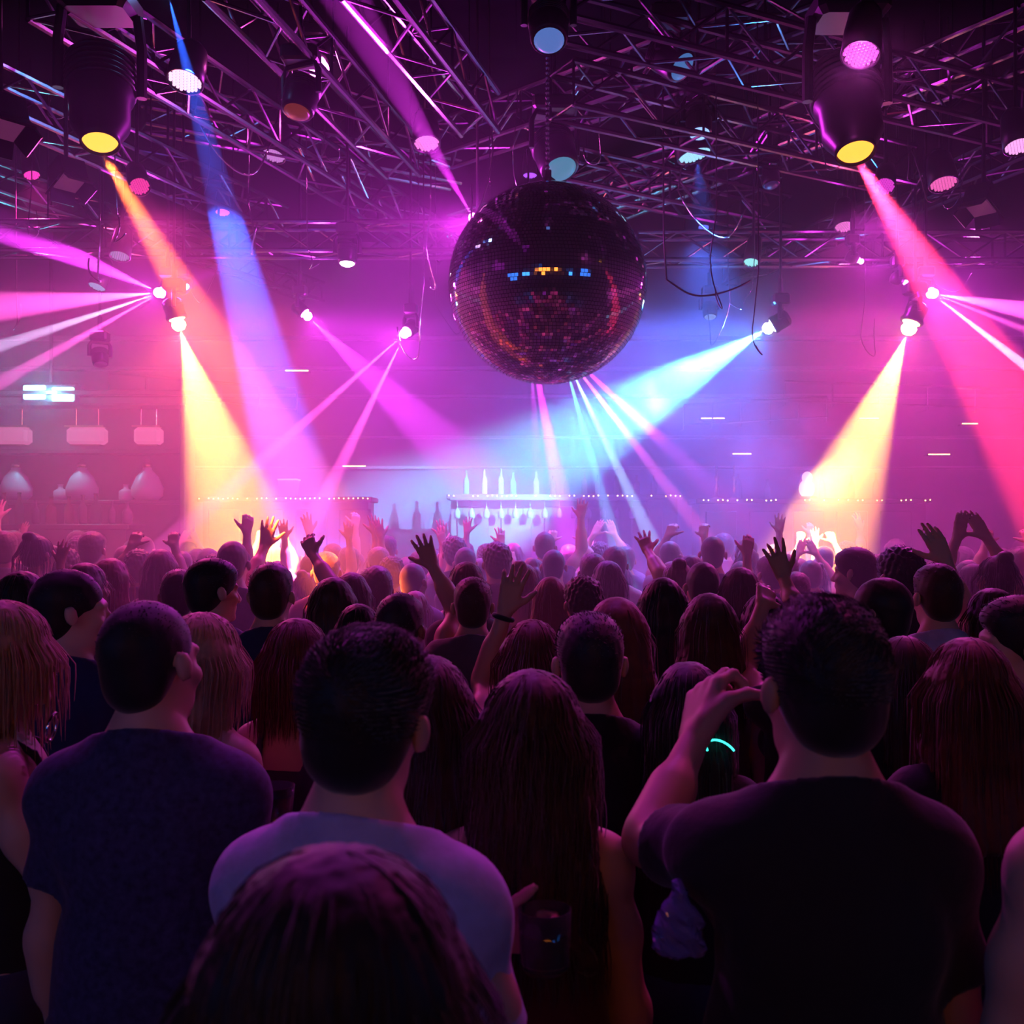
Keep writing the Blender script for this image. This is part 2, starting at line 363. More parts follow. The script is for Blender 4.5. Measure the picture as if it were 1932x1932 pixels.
# dark and half lit moving heads on the trusses
for px, py, d, dr, lab, col, es, br in [
    (560, 215, 6.0, (-.15, -.3, -1), 'unlit moving head on the left truss with a faint red rim', (.6, .08, .02), .25, .10),
    (655, 500, 8.0, (.0, -.1, -1), 'slim lamp with a white top spot on a pink cylinder, left of the ball', (1, .8, 1), 12, .075),
    (1058, 322, 6.9, (.25, -.5, -1), 'moving head right above the mirror ball with a blue grid lens', (.08, .3, .5), .8, .14),
    (1036, 80, 5.2, (.0, -.5, -1), 'dark moving head at the top centre over the ball cable', (.1, .2, .6), .8, .10),
    (1290, 128, 6.2, (.5, -.4, -.6), 'dark tilted moving head between the upper right trusses', (.1, .3, .8), .5, .11),
    (1320, 255, 7.2, (.0, -.3, -1), 'blue washed moving head above the blue par lamp', (.3, .5, 1), 1.5, .09),
    (1456, 352, 7.8, (.1, -.3, -1), 'small round black lamp right of the blue beam', (.1, .05, .3), .2, .07),
    (190, 690, 9.0, (.2, -.3, -1), 'small dark lamp hanging over the left bar', (.2, .05, .2), .3, .07),
    (1340, 600, 9.8, (0, -.3, -1), 'small hazy lamp between the ball and the cyan lamp', (.4, .6, .9), .5, .07)]:
    moving_head(P(px, py, d), dr, lab, col, es, br*.6, br, lens_shape='flat')
# small hot lamps
for px, py, d, lab, g in [(351, 541, 8.7, 'small white hot lamp just right of the left pink fan', 10), (1622, 492, 8.4, 'small magenta pinspot left of the right fan', 14), (1706, 532, 8.5, 'faint pinspot between the magenta pinspot and the right fan', 8)]:
    S = P(px, py, d); t = P(px+70, py-38, d-.4) if px < 900 else P(1770, 560, 8.8)
    beam_lamp(S, [(t, 26, MAG, 60, .5)], lab, PINK, 40, g, MAG, .022, .05)
# added wash lamps that fill the haze with colour, hung at the rear trusses
def wash(px, py, d, tgt, half, col, power, label, glow=0):
    S = P(px, py, d); T = Vector(tgt); dr = (T-S).normalized()
    r = led_par(S, dr, .07, col, 1.5, label, 0, group='added wash lamps hung high on the rear trusses')
    spot(r, S + dr*.04, T, half, col, power, 1.0, .05)
    if glow: point(r, S + dr*.1, col, glow, .05)

for px, py, d, t, h, col, pw, lab in [
    (60, 330, 9.5, P(200, 1050, 8.5), .8, (1, .04, .45), 700, 'rear wash lamp over the left bar lighting it crimson pink'),
    (420, 400, 10.5, P(420, 1050, 9.5), .75, (1, .09, .16), 1100, 'rear wash lamp above the left amber beam'),
    (700, 430, 11, P(750, 1050, 10), .75, MAG, 1000, 'rear wash lamp above the crossing pink beams'),
    (1000, 330, 10.5, P(1000, 1050, 10), .8, VIO, 2000, 'rear violet wash lamp behind the mirror ball'),
    (1330, 430, 11, P(1200, 1050, 10), .75, (.10, .16, 1), 2800, 'rear blue wash lamp above the cyan beam'),
    (1600, 400, 10.5, P(1580, 1050, 9.5), .75, (1, .06, .5), 900, 'rear wash lamp above the right amber beam'),
    (1850, 380, 10, P(1800, 1050, 9.0), .8, (.8, .04, .7), 800, 'rear purple wash lamp near the right wall')]:
    wash(px, py, d, t, h, col, pw*WASH, lab)

# added backlights that rim the near crowd; the washes behind the viewer are added too
def added_backlight(pos, tgt, half, col, power, label):
    S = Vector(pos); T = Vector(tgt); dr = (T-S).normalized()
    r = led_par(S, dr, .07, col, 1.0, label, 0, group='added wash lamps hung high on the rear trusses'); spot(r, S + dr*.04, T, half, col, power, 1.0, .05)
for x, y, z, t, h, col, pw, lab in [
    (-1.9, 4.5, 5.25, (-.7, 1.7, 1.45), .40, MAG, 330, 'backlight par lamp over the left of the nearest people'),
    (.25, 4.6, 5.25, (.15, 1.9, 1.45), .38, (.75, .07, 1), 330, 'backlight par lamp over the middle of the nearest people'),
    (2.2, 4.5, 5.25, (.9, 1.7, 1.45), .40, (1, .05, .4), 330, 'backlight par lamp over the right of the nearest people'),
    (-2.6, 7.4, 4.3, (-1.3, 5.2, 1.5), .55, (1, .05, .38), 750, 'backlight par lamp on the left middle truss'),  # from here on, added to veil the middle rows in lit haze
    (2.6, 7.4, 4.3, (1.6, 5.2, 1.5), .55, (.85, .05, .7), 750, 'backlight par lamp on the right middle truss'),
    (.3, 8.0, 4.3, (.15, 5.6, 1.5), .5, (.55, .07, 1), 750, 'violet backlight par lamp right behind the ball')]:
    added_backlight((x, y, z), t, h, col, pw*BACK, lab)
# pinspot whose lens shows as the hot magenta spot in the ball
S = Vector((-1.28, 6.98, 4.95)); beam_lamp(S, [(Vector((.213, 6.4, 3.38)), 10, MAG, 3, .3)], 'magenta pinspot between the left trusses aimed at the mirror ball', PINK, 120, 0, None, .06, .08)
# ------------------------------------------------------------------ mirror ball
BC = P(1033, 537, 6.4); BR = 188/F*6.4*.995
ball = tag(empty('mirror_ball', BC), 'large mirrored disco ball hanging in the centre above the crowd', 'disco ball')
b = MB(); b.ball((0, 0, 0), BR*.99, 32); b.build('ball_core', MAT['black_plastic'], ball, True)
mt = material('mirror_tile', (.82, .8, .86), .05, 1.)
b = MB(); rows = 88
for i in range(rows):
    t0, t1 = PI*i/rows, PI*(i+1)/rows; tm = (t0+t1)/2; n = max(6, int(2*rows*math.sin(tm)))
    g = .06/rows*PI
    for k in range(n):
        p0, p1 = 2*PI*k/n, 2*PI*(k+1)/n; gp = (p1-p0)*.05
        nrm = Vector((math.sin(tm)*math.cos((p0+p1)/2), math.sin(tm)*math.sin((p0+p1)/2), math.cos(tm)))
        jit = Vector((random.gauss(0, .006), random.gauss(0, .006), random.gauss(0, .006))); nn = (nrm + jit).normalized()
        q = []
        for t, ph in ((t0+g, p0+gp), (t1-g, p0+gp), (t1-g, p1-gp), (t0+g, p1-gp)):
            v = Vector((math.sin(t)*math.cos(ph), math.sin(t)*math.sin(ph), math.cos(t)))
            q.append(v * (BR*nn.dot(nrm)/nn.dot(v)))
        b.add(q, [(0, 1, 2, 3)])
tag(b.build('mirror_tiles', mt, ball), kind='stuff')
b = MB(); b.lathe([(.05, BR-.02), (.05, BR+.03), (.025, BR+.05), (.025, BR+.09)], 16); b.build('hanging_cap', MAT['chrome'], ball, True)
b = MB(); top = RH-BC.z-.62
b.tube([(0, 0, BR+.08), (0, 0, top)], .008, 8); 
for i in range(40): b.lathe([(.010, 0), (.014, .01), (.010, .02)], 8, None, (0, 0, BR+.1+i*.03))
b.build('chain', MAT['chrome'], ball)
b = MB(); b.lathe([(.06, top-.02), (.1, top), (.1, top+.14), (.05, top+.17), (.02, top+.6)], 20); b.build('ball_motor', MAT['black'], ball, True)
# ------------------------------------------------------------------ trusses
TZ = 4.75
def tpt(px, py, z=TZ):
    d = F*(z-EYE)/(HZ-py); return Vector(((px-966)/F*d, d, z))
def truss(a, b_, w_, label, tri=False, step=.32):
    a = Vector(a); e = Vector(b_); mid = (a+e)/2
    r = tag(empty('lighting_truss', mid), label, 'truss', 'aluminium lighting trusses under the ceiling')
    a = a-mid; e = e-mid
    t = (e-a); L = t.length; t.normalize(); s = t.cross(Vector((0, 0, 1))).normalized(); u = Vector((0, 0, 1))
    offs = [(-w_/2, -w_/2), (w_/2, -w_/2), (w_/2, w_/2), (-w_/2, w_/2)] if not tri else [(-w_/2, w_/2), (w_/2, w_/2), (0, -w_/2)]
    for ox, oz in offs:
        m = MB(); m.tube([a + s*ox + u*oz, e + s*ox + u*oz], .021, 8); m.build('chord', MAT['alu'], r)
    m = MB(); n = max(2, int(L/step)); k = len(offs)
    for i in range(n):
        for q in range(k):
            o0, o1 = offs[q], offs[(q+1) % k]
            if i % 2: o0, o1 = o1, o0
            p0 = a + t*(L*i/n) + s*o0[0] + u*o0[1]; p1 = a + t*(L*(i+1)/n) + s*o1[0] + u*o1[1]
            m.tube([p0, p1], .010, 6)
            if i % 3 == 0: m.tube([p0, a + t*(L*i/n) + s*o1[0] + u*o1[1]], .010, 6)
    tag(m.build('lattice', MAT['alu'], r), kind='stuff')
    for q in (.12, .5, .88):
        p = a + t*(L*q); m = MB(); m.tube([p + u*w_*.5, Vector((p.x, p.y, RH-mid.z))], .006, 6); m.build('hanging_rod', MAT['black'], r)
    return r
for i, (p0, p1, z, w_, lab) in enumerate([
    ((90, -20), (850, 470), 4.7, .26, 'long truss slanting from the upper left corner down to the ball'),
    ((430, -60), (760, 300), 4.7, .26, 'truss crossing above the unlit left moving head'),
    ((690, -60), (905, 215), 4.7, .26, 'steep truss at the upper left of the ball beside the magenta beam'),
    ((-60, 150), (520, 420), 4.7, .26, 'low truss behind the left barrel spotlight'),
    ((270, 215), (860, 330), 5.40, .22, 'nearly level truss behind the lilac par lamp'),
    ((830, 275), (1560, 20), 5.05, .28, 'truss rising from the ball cable to the upper right'),
    ((1040, 0), (1960, 235), 4.7, .28, 'truss falling from the top centre toward the right edge'),
    ((1060, 170), (1700, 320), 4.7, .28, 'truss falling behind the right barrel spotlight'),
    ((1050, 315), (1470, 405), 4.7, .26, 'blue lit truss just right of the ball top'),
    ((1060, 420), (1960, 60), 5.05, .28, 'truss rising right of the ball past the right barrel spotlight'),
    ((1380, 520), (1980, 260), 5.05, .24, 'far right truss behind the rosy par lamp'),
    ((860, 430), (1300, 300), 5.05, .22, 'short truss passing behind the ball top'),
    ((-40, 330), (620, 560), 5.05, .24, 'rear truss behind the orange beam'),
    ((1200, 470), (1960, 470), 4.35, .24, 'rear cross truss on the right half'),
    ((-20, 452), (900, 452), 4.35, .24, 'rear cross truss on the left half')]):
    truss(tpt(*p0, z), tpt(*p1, z), w_, lab)
# ------------------------------------------------------------------ loose cables
rc = random.Random(3); used = set(); cnt = 0; tries = 0
NEAR = [('the mirror ball', 1033, 537), ('the left barrel spotlight', 188, 200), ('the right barrel spotlight', 1600, 200), ('the left pink fan lamp', 303, 552), ('the left yellow lamp', 335, 605), ('the cyan lamp', 1455, 616),
        ('the right yellow lamp', 1718, 612), ('the right pink fan lamp', 1758, 553), ('the twin beam pink lamp', 766, 627), ('the unlit moving head', 560, 215), ('the lamp at the top centre', 1036, 80), ('the white top lamp', 655, 500),
        ('the magenta petal lamp', 1624, 101), ('the rosy par lamp', 1780, 346), ('the blue lit par lamp', 1310, 290), ('the small pink lamp', 577, 593), ('the lilac par lamp', 517, 293), ('the pale pink par lamp', 349, 152)]
while cnt < 40 and tries < 900:
    tries += 1
    px = rc.uniform(20, 1900); py = rc.uniform(60, 640); d = rc.uniform(6.4, 9.8); L = rc.uniform(.2, .8)
    a = P(px, py, d)
    if a.z > 5.2: continue
    nm, nx, ny = min(NEAR, key=lambda q: (q[1]-px)**2+(q[2]-py)**2)
    rel = ('left of' if px < nx else 'right of') if abs(px-nx) > abs(py-ny) else ('above' if py < ny else 'below')
    side = 'dark cable' if cnt % 2 else 'shiny thin cable'
    lab = '%s in a slack loop %s %s' % (side, rel, nm)
    if lab in used: continue
    used.add(lab)
    e = a + Vector((rc.uniform(-1, 1)*L, rc.uniform(-.3, .3), rc.uniform(-.25, .25)))
    sag = rc.uniform(.08, .35); pts = [Vector((0, 0, RH-a.z)), Vector((.01, 0, .3))]
    for k in range(13):
        t = k/12; p = a.lerp(e, t); p.z -= sag*4*t*(1-t); p.x += .03*math.sin(6*t+cnt); pts.append(p - a)
    b = MB(); b.tube(pts, .004 if cnt % 3 else .007, 6)
    o = b.build('cable', MAT['cable'] if cnt % 2 else MAT['chrome'], None, True); o.location = a
    tag(o, lab, 'cable', 'loose cables between the trusses'); cnt += 1
# ------------------------------------------------------------------ organic shapes: smooth union of tapered limbs, meshed as one surface
class Field:
    def __init__(s, lo, hi, h):
        s.lo = np.array(lo, float); s.h = h; s.n = np.ceil((np.array(hi)-s.lo)/h).astype(int)+1
        s.F = np.full(tuple(s.n), .3, np.float32)
        s.ax = [(s.lo[i]+h*np.arange(s.n[i])).astype(np.float32) for i in range(3)]
    def sub(s, lo, hi):
        a = np.clip(np.floor((np.array(lo)-s.lo)/s.h).astype(int), 0, s.n); b = np.clip(np.ceil((np.array(hi)-s.lo)/s.h).astype(int)+1, 0, s.n)
        sl = tuple(slice(a[i], b[i]) for i in range(3))
        return sl, s.ax[0][sl[0]][:, None, None], s.ax[1][sl[1]][None, :, None], s.ax[2][sl[2]][None, None, :]
    def mix(s, sl, D, k, op):
        A = s.F[sl]
        if A.size == 0: return
        if op == 'u':
            hh = np.maximum(k-np.abs(A-D), 0)/k; s.F[sl] = np.minimum(A, D)-hh*hh*k*.25
        else: s.F[sl] = np.maximum(A, -D)
    def cone(s, a, b, ra, rb, k=.02, op='u'):
        a = np.array(a, float); b = np.array(b, float); m = max(ra, rb)+k+s.h*2
        sl, X, Y, Z = s.sub(np.minimum(a, b)-m, np.maximum(a, b)+m)
        ab = b-a; L2 = max((ab@ab), 1e-9)
        t = np.clip(((X-a[0])*ab[0]+(Y-a[1])*ab[1]+(Z-a[2])*ab[2])/L2, 0, 1)
        D = np.sqrt((X-a[0]-t*ab[0])**2+(Y-a[1]-t*ab[1])**2+(Z-a[2]-t*ab[2])**2)-(ra+(rb-ra)*t)
        s.mix(sl, D, k, op)
    def ell(s, c, r, k=.02, R=None, op='u'):
        c = np.array(c, float); r = np.array(r, float); m = r.max()+k+s.h*2
        sl, X, Y, Z = s.sub(c-m, c+m); x, y, z = X-c[0], Y-c[1], Z-c[2]
        if R is not None:
            R = np.array(R); x, y, z = (R[0, 0]*x+R[1, 0]*y+R[2, 0]*z, R[0, 1]*x+R[1, 1]*y+R[2, 1]*z, R[0, 2]*x+R[1, 2]*y+R[2, 2]*z)
        k0 = np.sqrt((x/r[0])**2+(y/r[1])**2+(z/r[2])**2); k1 = np.sqrt((x/r[0]**2)**2+(y/r[1]**2)**2+(z/r[2]**2)**2)+1e-6
        s.mix(sl, k0*(k0-1)/k1, k, op)
    def plane(s, p, n):      # keep the side the normal points away from
        X, Y, Z = s.ax[0][:, None, None], s.ax[1][None, :, None], s.ax[2][None, None, :]
        n = np.array(n, float)/np.linalg.norm(n)
        s.F = np.maximum(s.F, ((X-p[0])*n[0]+(Y-p[1])*n[1]+(Z-p[2])*n[2]).astype(np.float32))
    def mesh(s, name, disp=None):
        F = s.F.copy()
        for ax in range(3):
            sl = [slice(None)]*3; sl[ax] = 0; F[tuple(sl)] = .3; sl[ax] = -1; F[tuple(sl)] = .3
        n = F.shape; I = F < 0
        c = np.zeros(tuple(q-1 for q in n), np.uint8)
        for i in (0, 1):
            for j in (0, 1):
                for k in (0, 1): c += I[i:n[0]-1+i, j:n[1]-1+j, k:n[2]-1+k]
        act = np.argwhere((c > 0) & (c < 8)); idx = np.full(c.shape, -1, np.int64); idx[tuple(act.T)] = np.arange(len(act))
        P_ = np.zeros((len(act), 3)); W = np.zeros(len(act))
        cor = [(i, j, k) for i in (0, 1) for j in (0, 1) for k in (0, 1)]
        val = {q: F[act[:, 0]+q[0], act[:, 1]+q[1], act[:, 2]+q[2]].astype(float) for q in cor}
        for q in cor:
            for ax in range(3):
                if q[ax] == 0:
                    p = list(q); p[ax] = 1; a, b_ = val[q], val[tuple(p)]
                    m = (a < 0) != (b_ < 0); t = np.where(m, a/np.where(m, a-b_, 1), 0)
                    pt = np.tile(np.array(q, float), (len(act), 1)); pt[:, ax] += t
                    P_[m] += pt[m]; W[m] += 1
        V = (P_/W[:, None]+act)*s.h+s.lo
        Q = []
        for ax in range(3):
            u, v = [(1, 2), (2, 0), (0, 1)][ax]
            A = [slice(None)]*3; B = [slice(None)]*3; A[ax] = slice(0, n[ax]-1); B[ax] = slice(1, n[ax])
            a, b_ = I[tuple(A)], I[tuple(B)]; e = np.argwhere(a != b_); ins = a[tuple(e.T)]
            def cell(du, dv):
                w_ = e.copy(); w_[:, u] -= du; w_[:, v] -= dv; return idx[tuple(w_.T)]
            q = np.stack([cell(1, 1), cell(0, 1), cell(0, 0), cell(1, 0)], 1); q[~ins] = q[~ins][:, ::-1]; Q.append(q)
        Q = np.concatenate(Q)
        if disp is not None: V = disp(V)
        me = bpy.data.meshes.new(name); me.vertices.add(len(V)); me.vertices.foreach_set('co', V.astype(np.float32).ravel())
        me.loops.add(len(Q)*4); me.loops.foreach_set('vertex_index', Q.astype(np.int32).ravel())
        me.polygons.add(len(Q)); me.polygons.foreach_set('loop_start', np.arange(0, len(Q)*4, 4, dtype=np.int32)); me.polygons.foreach_set('loop_total', np.full(len(Q), 4, dtype=np.int32))
        me.polygons.foreach_set('use_smooth', np.ones(len(Q), bool)); me.update(calc_edges=True)
        return me
def V3(*a): return np.array(a, float)
def rotz(a): return np.array([[math.cos(a), -math.sin(a), 0], [math.sin(a), math.cos(a), 0], [0, 0, 1]])
def rotx(a): return np.array([[1, 0, 0], [0, math.cos(a), -math.sin(a)], [0, math.sin(a), math.cos(a)]])
def roty(a): return np.array([[math.cos(a), 0, math.sin(a)], [0, 1, 0], [-math.sin(a), 0, math.cos(a)]])
def nrm(v): v = np.array(v, float); return v/(np.linalg.norm(v)+1e-9)
SEX = {'m': dict(sh=.156, del_=.054, wa=.140, hip=.160, ne=.055, hr=1.0), 'f': dict(sh=.136, del_=.044, wa=.112, hip=.165, ne=.044, hr=.95)}
HEADC = V3(0, .005, 1.633); NECKT = V3(0, -.01, 1.545)
UA, FA = .285, .25
def head_xf(yaw, pitch, tilt):
    R = rotz(yaw) @ roty(tilt) @ rotx(pitch)
    return R, (lambda p: NECKT + R @ (HEADC-NECKT+np.array(p, float)))
def arm_down(side, sx, swing=.0, bend=.25):
    S = V3(side*SEX[sx]['sh'], -.01, 1.402); E = S+nrm(V3(side*.17, swing, -1))*UA; W = E+nrm(V3(side*.02, bend, -1))*FA
    return dict(S=S, E=E, W=W, D=nrm(W-E), N=V3(-side, 0, 0), curl=.45, splay=.05)
def arm_up(side, sx, dx=.1, fy=.25, bx=-.05, curl=.15, splay=.14, tw=0.):
    S = V3(side*SEX[sx]['sh'], -.01, 1.412); E = S+nrm(V3(side*(dx+.25), fy+.25, .75))*UA; W = E+nrm(V3(side*bx, fy*.6, 1))*FA
    return dict(S=S, E=E, W=W, D=nrm(nrm(W-E)+V3(side*.1, .15, 0)), N=nrm(V3(tw, 1, 0)), curl=curl, splay=splay)
def hand(f, A, side, g=1.0):
    D = nrm(A['D']); N = A['N']-D*(A['N']@D); N = nrm(N); T = np.cross(D, N)*side
    # T points to the thumb for a palm facing N
    T = -T if A.get('flip') else T
    W = A['W']; cu = A['curl']; sp = A['splay']
    for i, (o, L, ln) in enumerate([(.031, .088, .072), (.010, .092, .082), (-.011, .088, .076), (-.031, .080, .060)]):
        kn = W+D*L*g+T*o*g; f.cone(W+T*o*.55*g+D*.008, kn, .0165*g, .0125*g, .012)
        c = cu[i] if isinstance(cu, (list, tuple)) else cu
        ang = sp*(1.5-i)*1.0; d0 = nrm(D*math.cos(ang)+T*math.sin(ang)); p = kn; a = c*.7
        for j, fr in enumerate((.44, .31, .25)):
            d = d0*math.cos(a)+N*math.sin(a); q = p+d*ln*fr*g*1.05; r0 = (.0102-.0011*j)*g; f.cone(p, q, r0, r0-.0010*g, .005); p = q; a += c*(1.2 if j == 0 else .9)
    f.ell(W+D*.045*g+N*.004, (.03*g, .03*g, .03*g), .015) if A.get('fat') else None
    th = W+D*.022*g+T*.026*g; tc = A.get('thumb', .85)
    d = nrm(T*tc+D*.75+N*.25); q = th+d*.046*g; f.cone(th, q, .0165*g, .0125*g, .014)
    d2 = nrm(d+D*.35+N*(.2+A.get('tcurl', .1))); q2 = q+d2*.030*g; f.cone(q, q2, .0118*g, .0105*g, .006); f.cone(q2, q2+nrm(d2+N*A.get('tcurl', .1))*.024*g, .0105*g, .0085*g, .005)
def torso(f, sx, inf=0.):
    s = SEX[sx]; sh = s['sh']
    f.ell((0, -.005, 1.285), (sh*.93+inf, .112+inf, .195+inf), .05)
    f.cone((-sh*.92, -.012, 1.405), (sh*.92, -.012, 1.405), s['del_']+inf, s['del_']+inf, .05)
    for q in (-1, 1):
        f.ell((q*sh*.48, -.052, 1.32), (sh*.42+inf, .055+inf, .10+inf), .03)           # shoulder blades
        f.cone((q*sh*.75, -.015, 1.428), (q*.035, -.018, 1.505), .030+inf, .036+inf, .05)  # slope to the neck
        if sx == 'f': f.ell((q*.07, .085, 1.28), (.06+inf, .05+inf, .06+inf), .03)
        else: f.ell((q*.075, .06, 1.33), (.08+inf, .045+inf, .06+inf), .03)
    f.ell((0, .0, 1.09), (s['wa']+inf, .10+inf, .17+inf), .06)
    f.ell((0, -.01, .945), (s['hip']+inf, .118+inf, .115+inf), .05)
def body_mesh(name, sx, arms, yaw=0, pitch=0, tilt=0, h=.007, face=True):
    pts = [A[k] for A in arms for k in ('S', 'E', 'W')]+[A['W']+nrm(A['D'])*.2 for A in arms]
    lo = np.minimum(np.min(pts, 0)-.06, V3(-.27, -.20, -.02)); hi = np.maximum(np.max(pts, 0)+.06, V3(.27, .28, 1.79))
    f = Field(lo, hi, h); s = SEX[sx]
    torso(f, sx)
    for q in (-1, 1):
        f.cone((q*.095, 0, .93), (q*.10, .012, .50), .088, .056, .04); f.cone((q*.10, .008, .50), (q*.10, -.02, .09), .054, .036, .03)
        f.ell((q*.10, -.032, .34), (.052, .055, .11), .03)
        f.cone((q*.10, -.03, .045), (q*.115, .13, .03), .036, .028, .03)
    f.cone((0, -.022, 1.45), tuple(NECKT+V3(0, 0, .02)), s['ne']+.006, s['ne'], .045)
    for A, side in zip(arms, (-1, 1)):
        k = .92 if sx == 'f' else 1.
        d = nrm(A['E']-A['S'])
        f.ell(tuple(A['S']+d*.02), (.051*k, .051*k, .051*k), .03)
        f.cone(A['S'], A['E'], .047*k, .037*k, .03); f.ell(tuple(A['S']+d*.14), (.044*k,)*3, .04)
        d = nrm(A['W']-A['E']); f.cone(A['E'], A['W'], .040*k, .0265*k, .02); f.cone(A['E']+d*.03, A['E']+d*.12, .043*k, .040*k, .03)
        hand(f, A, side, A.get('g', .97 if sx == 'm' else .9))
    R, X = head_xf(yaw, pitch, tilt); g = s['hr']
    def E(c, r, k=.02, R2=None): f.ell(X(np.array(c)*g), np.array(r)*g, k, R if R2 is None else R @ R2)
    E((0, -.016, .035), (.0735, .092, .082), .03); E((0, .028, -.028), (.058, .060, .078), .03); E((0, .030, -.072), (.050, .050, .034), .025)
    E((0, .074, -.098), (.020, .016, .015), .02)
    f.cone(X((0, .086*g, .012*g)), X((0, .108*g, -.028*g)), .0075*g, .0115*g, .012)
    for q in (-1, 1):
        f.cone(X((q*.012, .080*g, .030)), X((q*.045, .070*g, .026)), .010, .009, .015); E((q*.040, .058, -.022), (.024, .022, .018), .02)
        E((q*.012, .100, -.034), (.009, .009, .008), .008)
        E((q*.031, .070, .005), (.0135, .012, .010), .004)
        f.cone(X((0, .088*g, -.054*g)), X((q*.020, .080*g, -.056*g)), .0075, .005, .006); f.cone(X((0, .086*g, -.066*g)), X((q*.016, .080*g, -.064*g)), .0085, .005, .006)
        Re = rotz(q*-.45) @ rotx(.12)
        E((q*.083, -.012, .002), (.0085, .018, .029), .006, Re); E((q*.088, -.019, .008), (.006, .014, .022), .006, Re)
    return f.mesh(name)
def folds(amp, z0=0, seed=0):
    r = random.Random(seed); K = [(np.array([r.gauss(0, 1), r.gauss(0, 1), r.gauss(0, .6)])*q, r.uniform(0, 6)) for q in (14, 20, 28, 40, 18, 55, 75)]
    def d(V):
        n = sum(np.sin(V @ k+ph)/(1+i*.25) for i, (k, ph) in enumerate(K))*amp*.5
        c = V-np.array([0, 0, 0]); c[:, 2] = 0; L = np.linalg.norm(c, axis=1)[:, None]+.03
        return V+c/L*n[:, None]
    return d
def sleeve(f, A, side, inf, frac):
    d = nrm(A['E']-A['S']); e = A['S']+d*UA*frac
    g = Field.__new__(Field); g.lo, g.h, g.n, g.ax = f.lo, f.h, f.n, f.ax; g.F = np.full(f.F.shape, .3, np.float32)
    f.ell(tuple(A['S']+d*.02), (.052+inf,)*3, .035)
    g.cone(A['S']-V3(side*.03, 0, 0), A['S']+d*UA*(frac+.3), .051+inf, .046+inf*1.8, .01); g.plane(e, d)
    k = .035; hh = np.maximum(k-np.abs(f.F-g.F), 0)/k; f.F = np.minimum(f.F, g.F)-hh*hh*k*.25
def shirt_mesh(name, sx, arms, style='tee', h=.008, seed=0, hem=.86):
    pts = [A['S']+nrm(A['E']-A['S'])*UA*.7 for A in arms]
    lo = np.minimum(np.min(pts, 0)-.1, V3(-.26, -.2, hem-.03)); hi = np.maximum(np.max(pts, 0)+.1, V3(.26, .2, 1.56))
    f = Field(lo, hi, h); inf = .015 if sx == 'm' else .008
    torso(f, sx, inf)
    f.ell((0, 0, 1.06), (SEX[sx]['wa']+.02+inf, .108+inf, .22), .05)
    if style == 'tee':
        for A, side in zip(arms, (-1, 1)): sleeve(f, A, side, .012, .62 if sx == 'm' else .42)
        f.cone((0, -.024, 1.40), (0, -.020, 1.54), SEX[sx]['ne']+.022, SEX[sx]['ne']+.010, .02); f.plane((0, -.05, 1.522 if sx == 'm' else 1.49), (0, .40, 1))
    else:   # strappy top: bare shoulders, two straps
        f.plane((0, 0, 1.335), (0, .12, 1))
        g = V3(.070, 0, 0)
        for q in (-1, 1):
            P4 = [V3(q*.062, -.120, 1.31), V3(q*.070, -.098, 1.41), V3(q*.078, -.058, 1.462), V3(q*.080, -.005, 1.480), V3(q*.076, .06, 1.43), V3(q*.07, .112, 1.31)]
            for a, b_ in zip(P4[:-1], P4[1:]): f.cone(a, b_, .0085, .0085, .008)
    f.plane((0, 0, hem), (0, 0, -1))
    return f.mesh(name, folds(.0052 if sx == 'm' else .003, seed=seed))
def trouser_mesh(name, sx):
    f = Field((-.26, -.2, .02), (.26, .2, 1.02), .012); s = SEX[sx]
    f.ell((0, -.01, .945), (s['hip']+.014, .132, .125), .05)
    for q in (-1, 1):
        f.cone((q*.095, 0, .93), (q*.10, .012, .50), .104, .074, .03); f.cone((q*.10, .008, .50), (q*.10, -.015, .08), .072, .058, .03)
        f.cone((q*.10, -.04, .045), (q*.115, .14, .035), .046, .040, .02)
    f.plane((0, 0, 1.0), (0, 0, 1)); f.plane((0, 0, .0), (0, 0, -1))
    return f.mesh(name, folds(.003, seed=4))
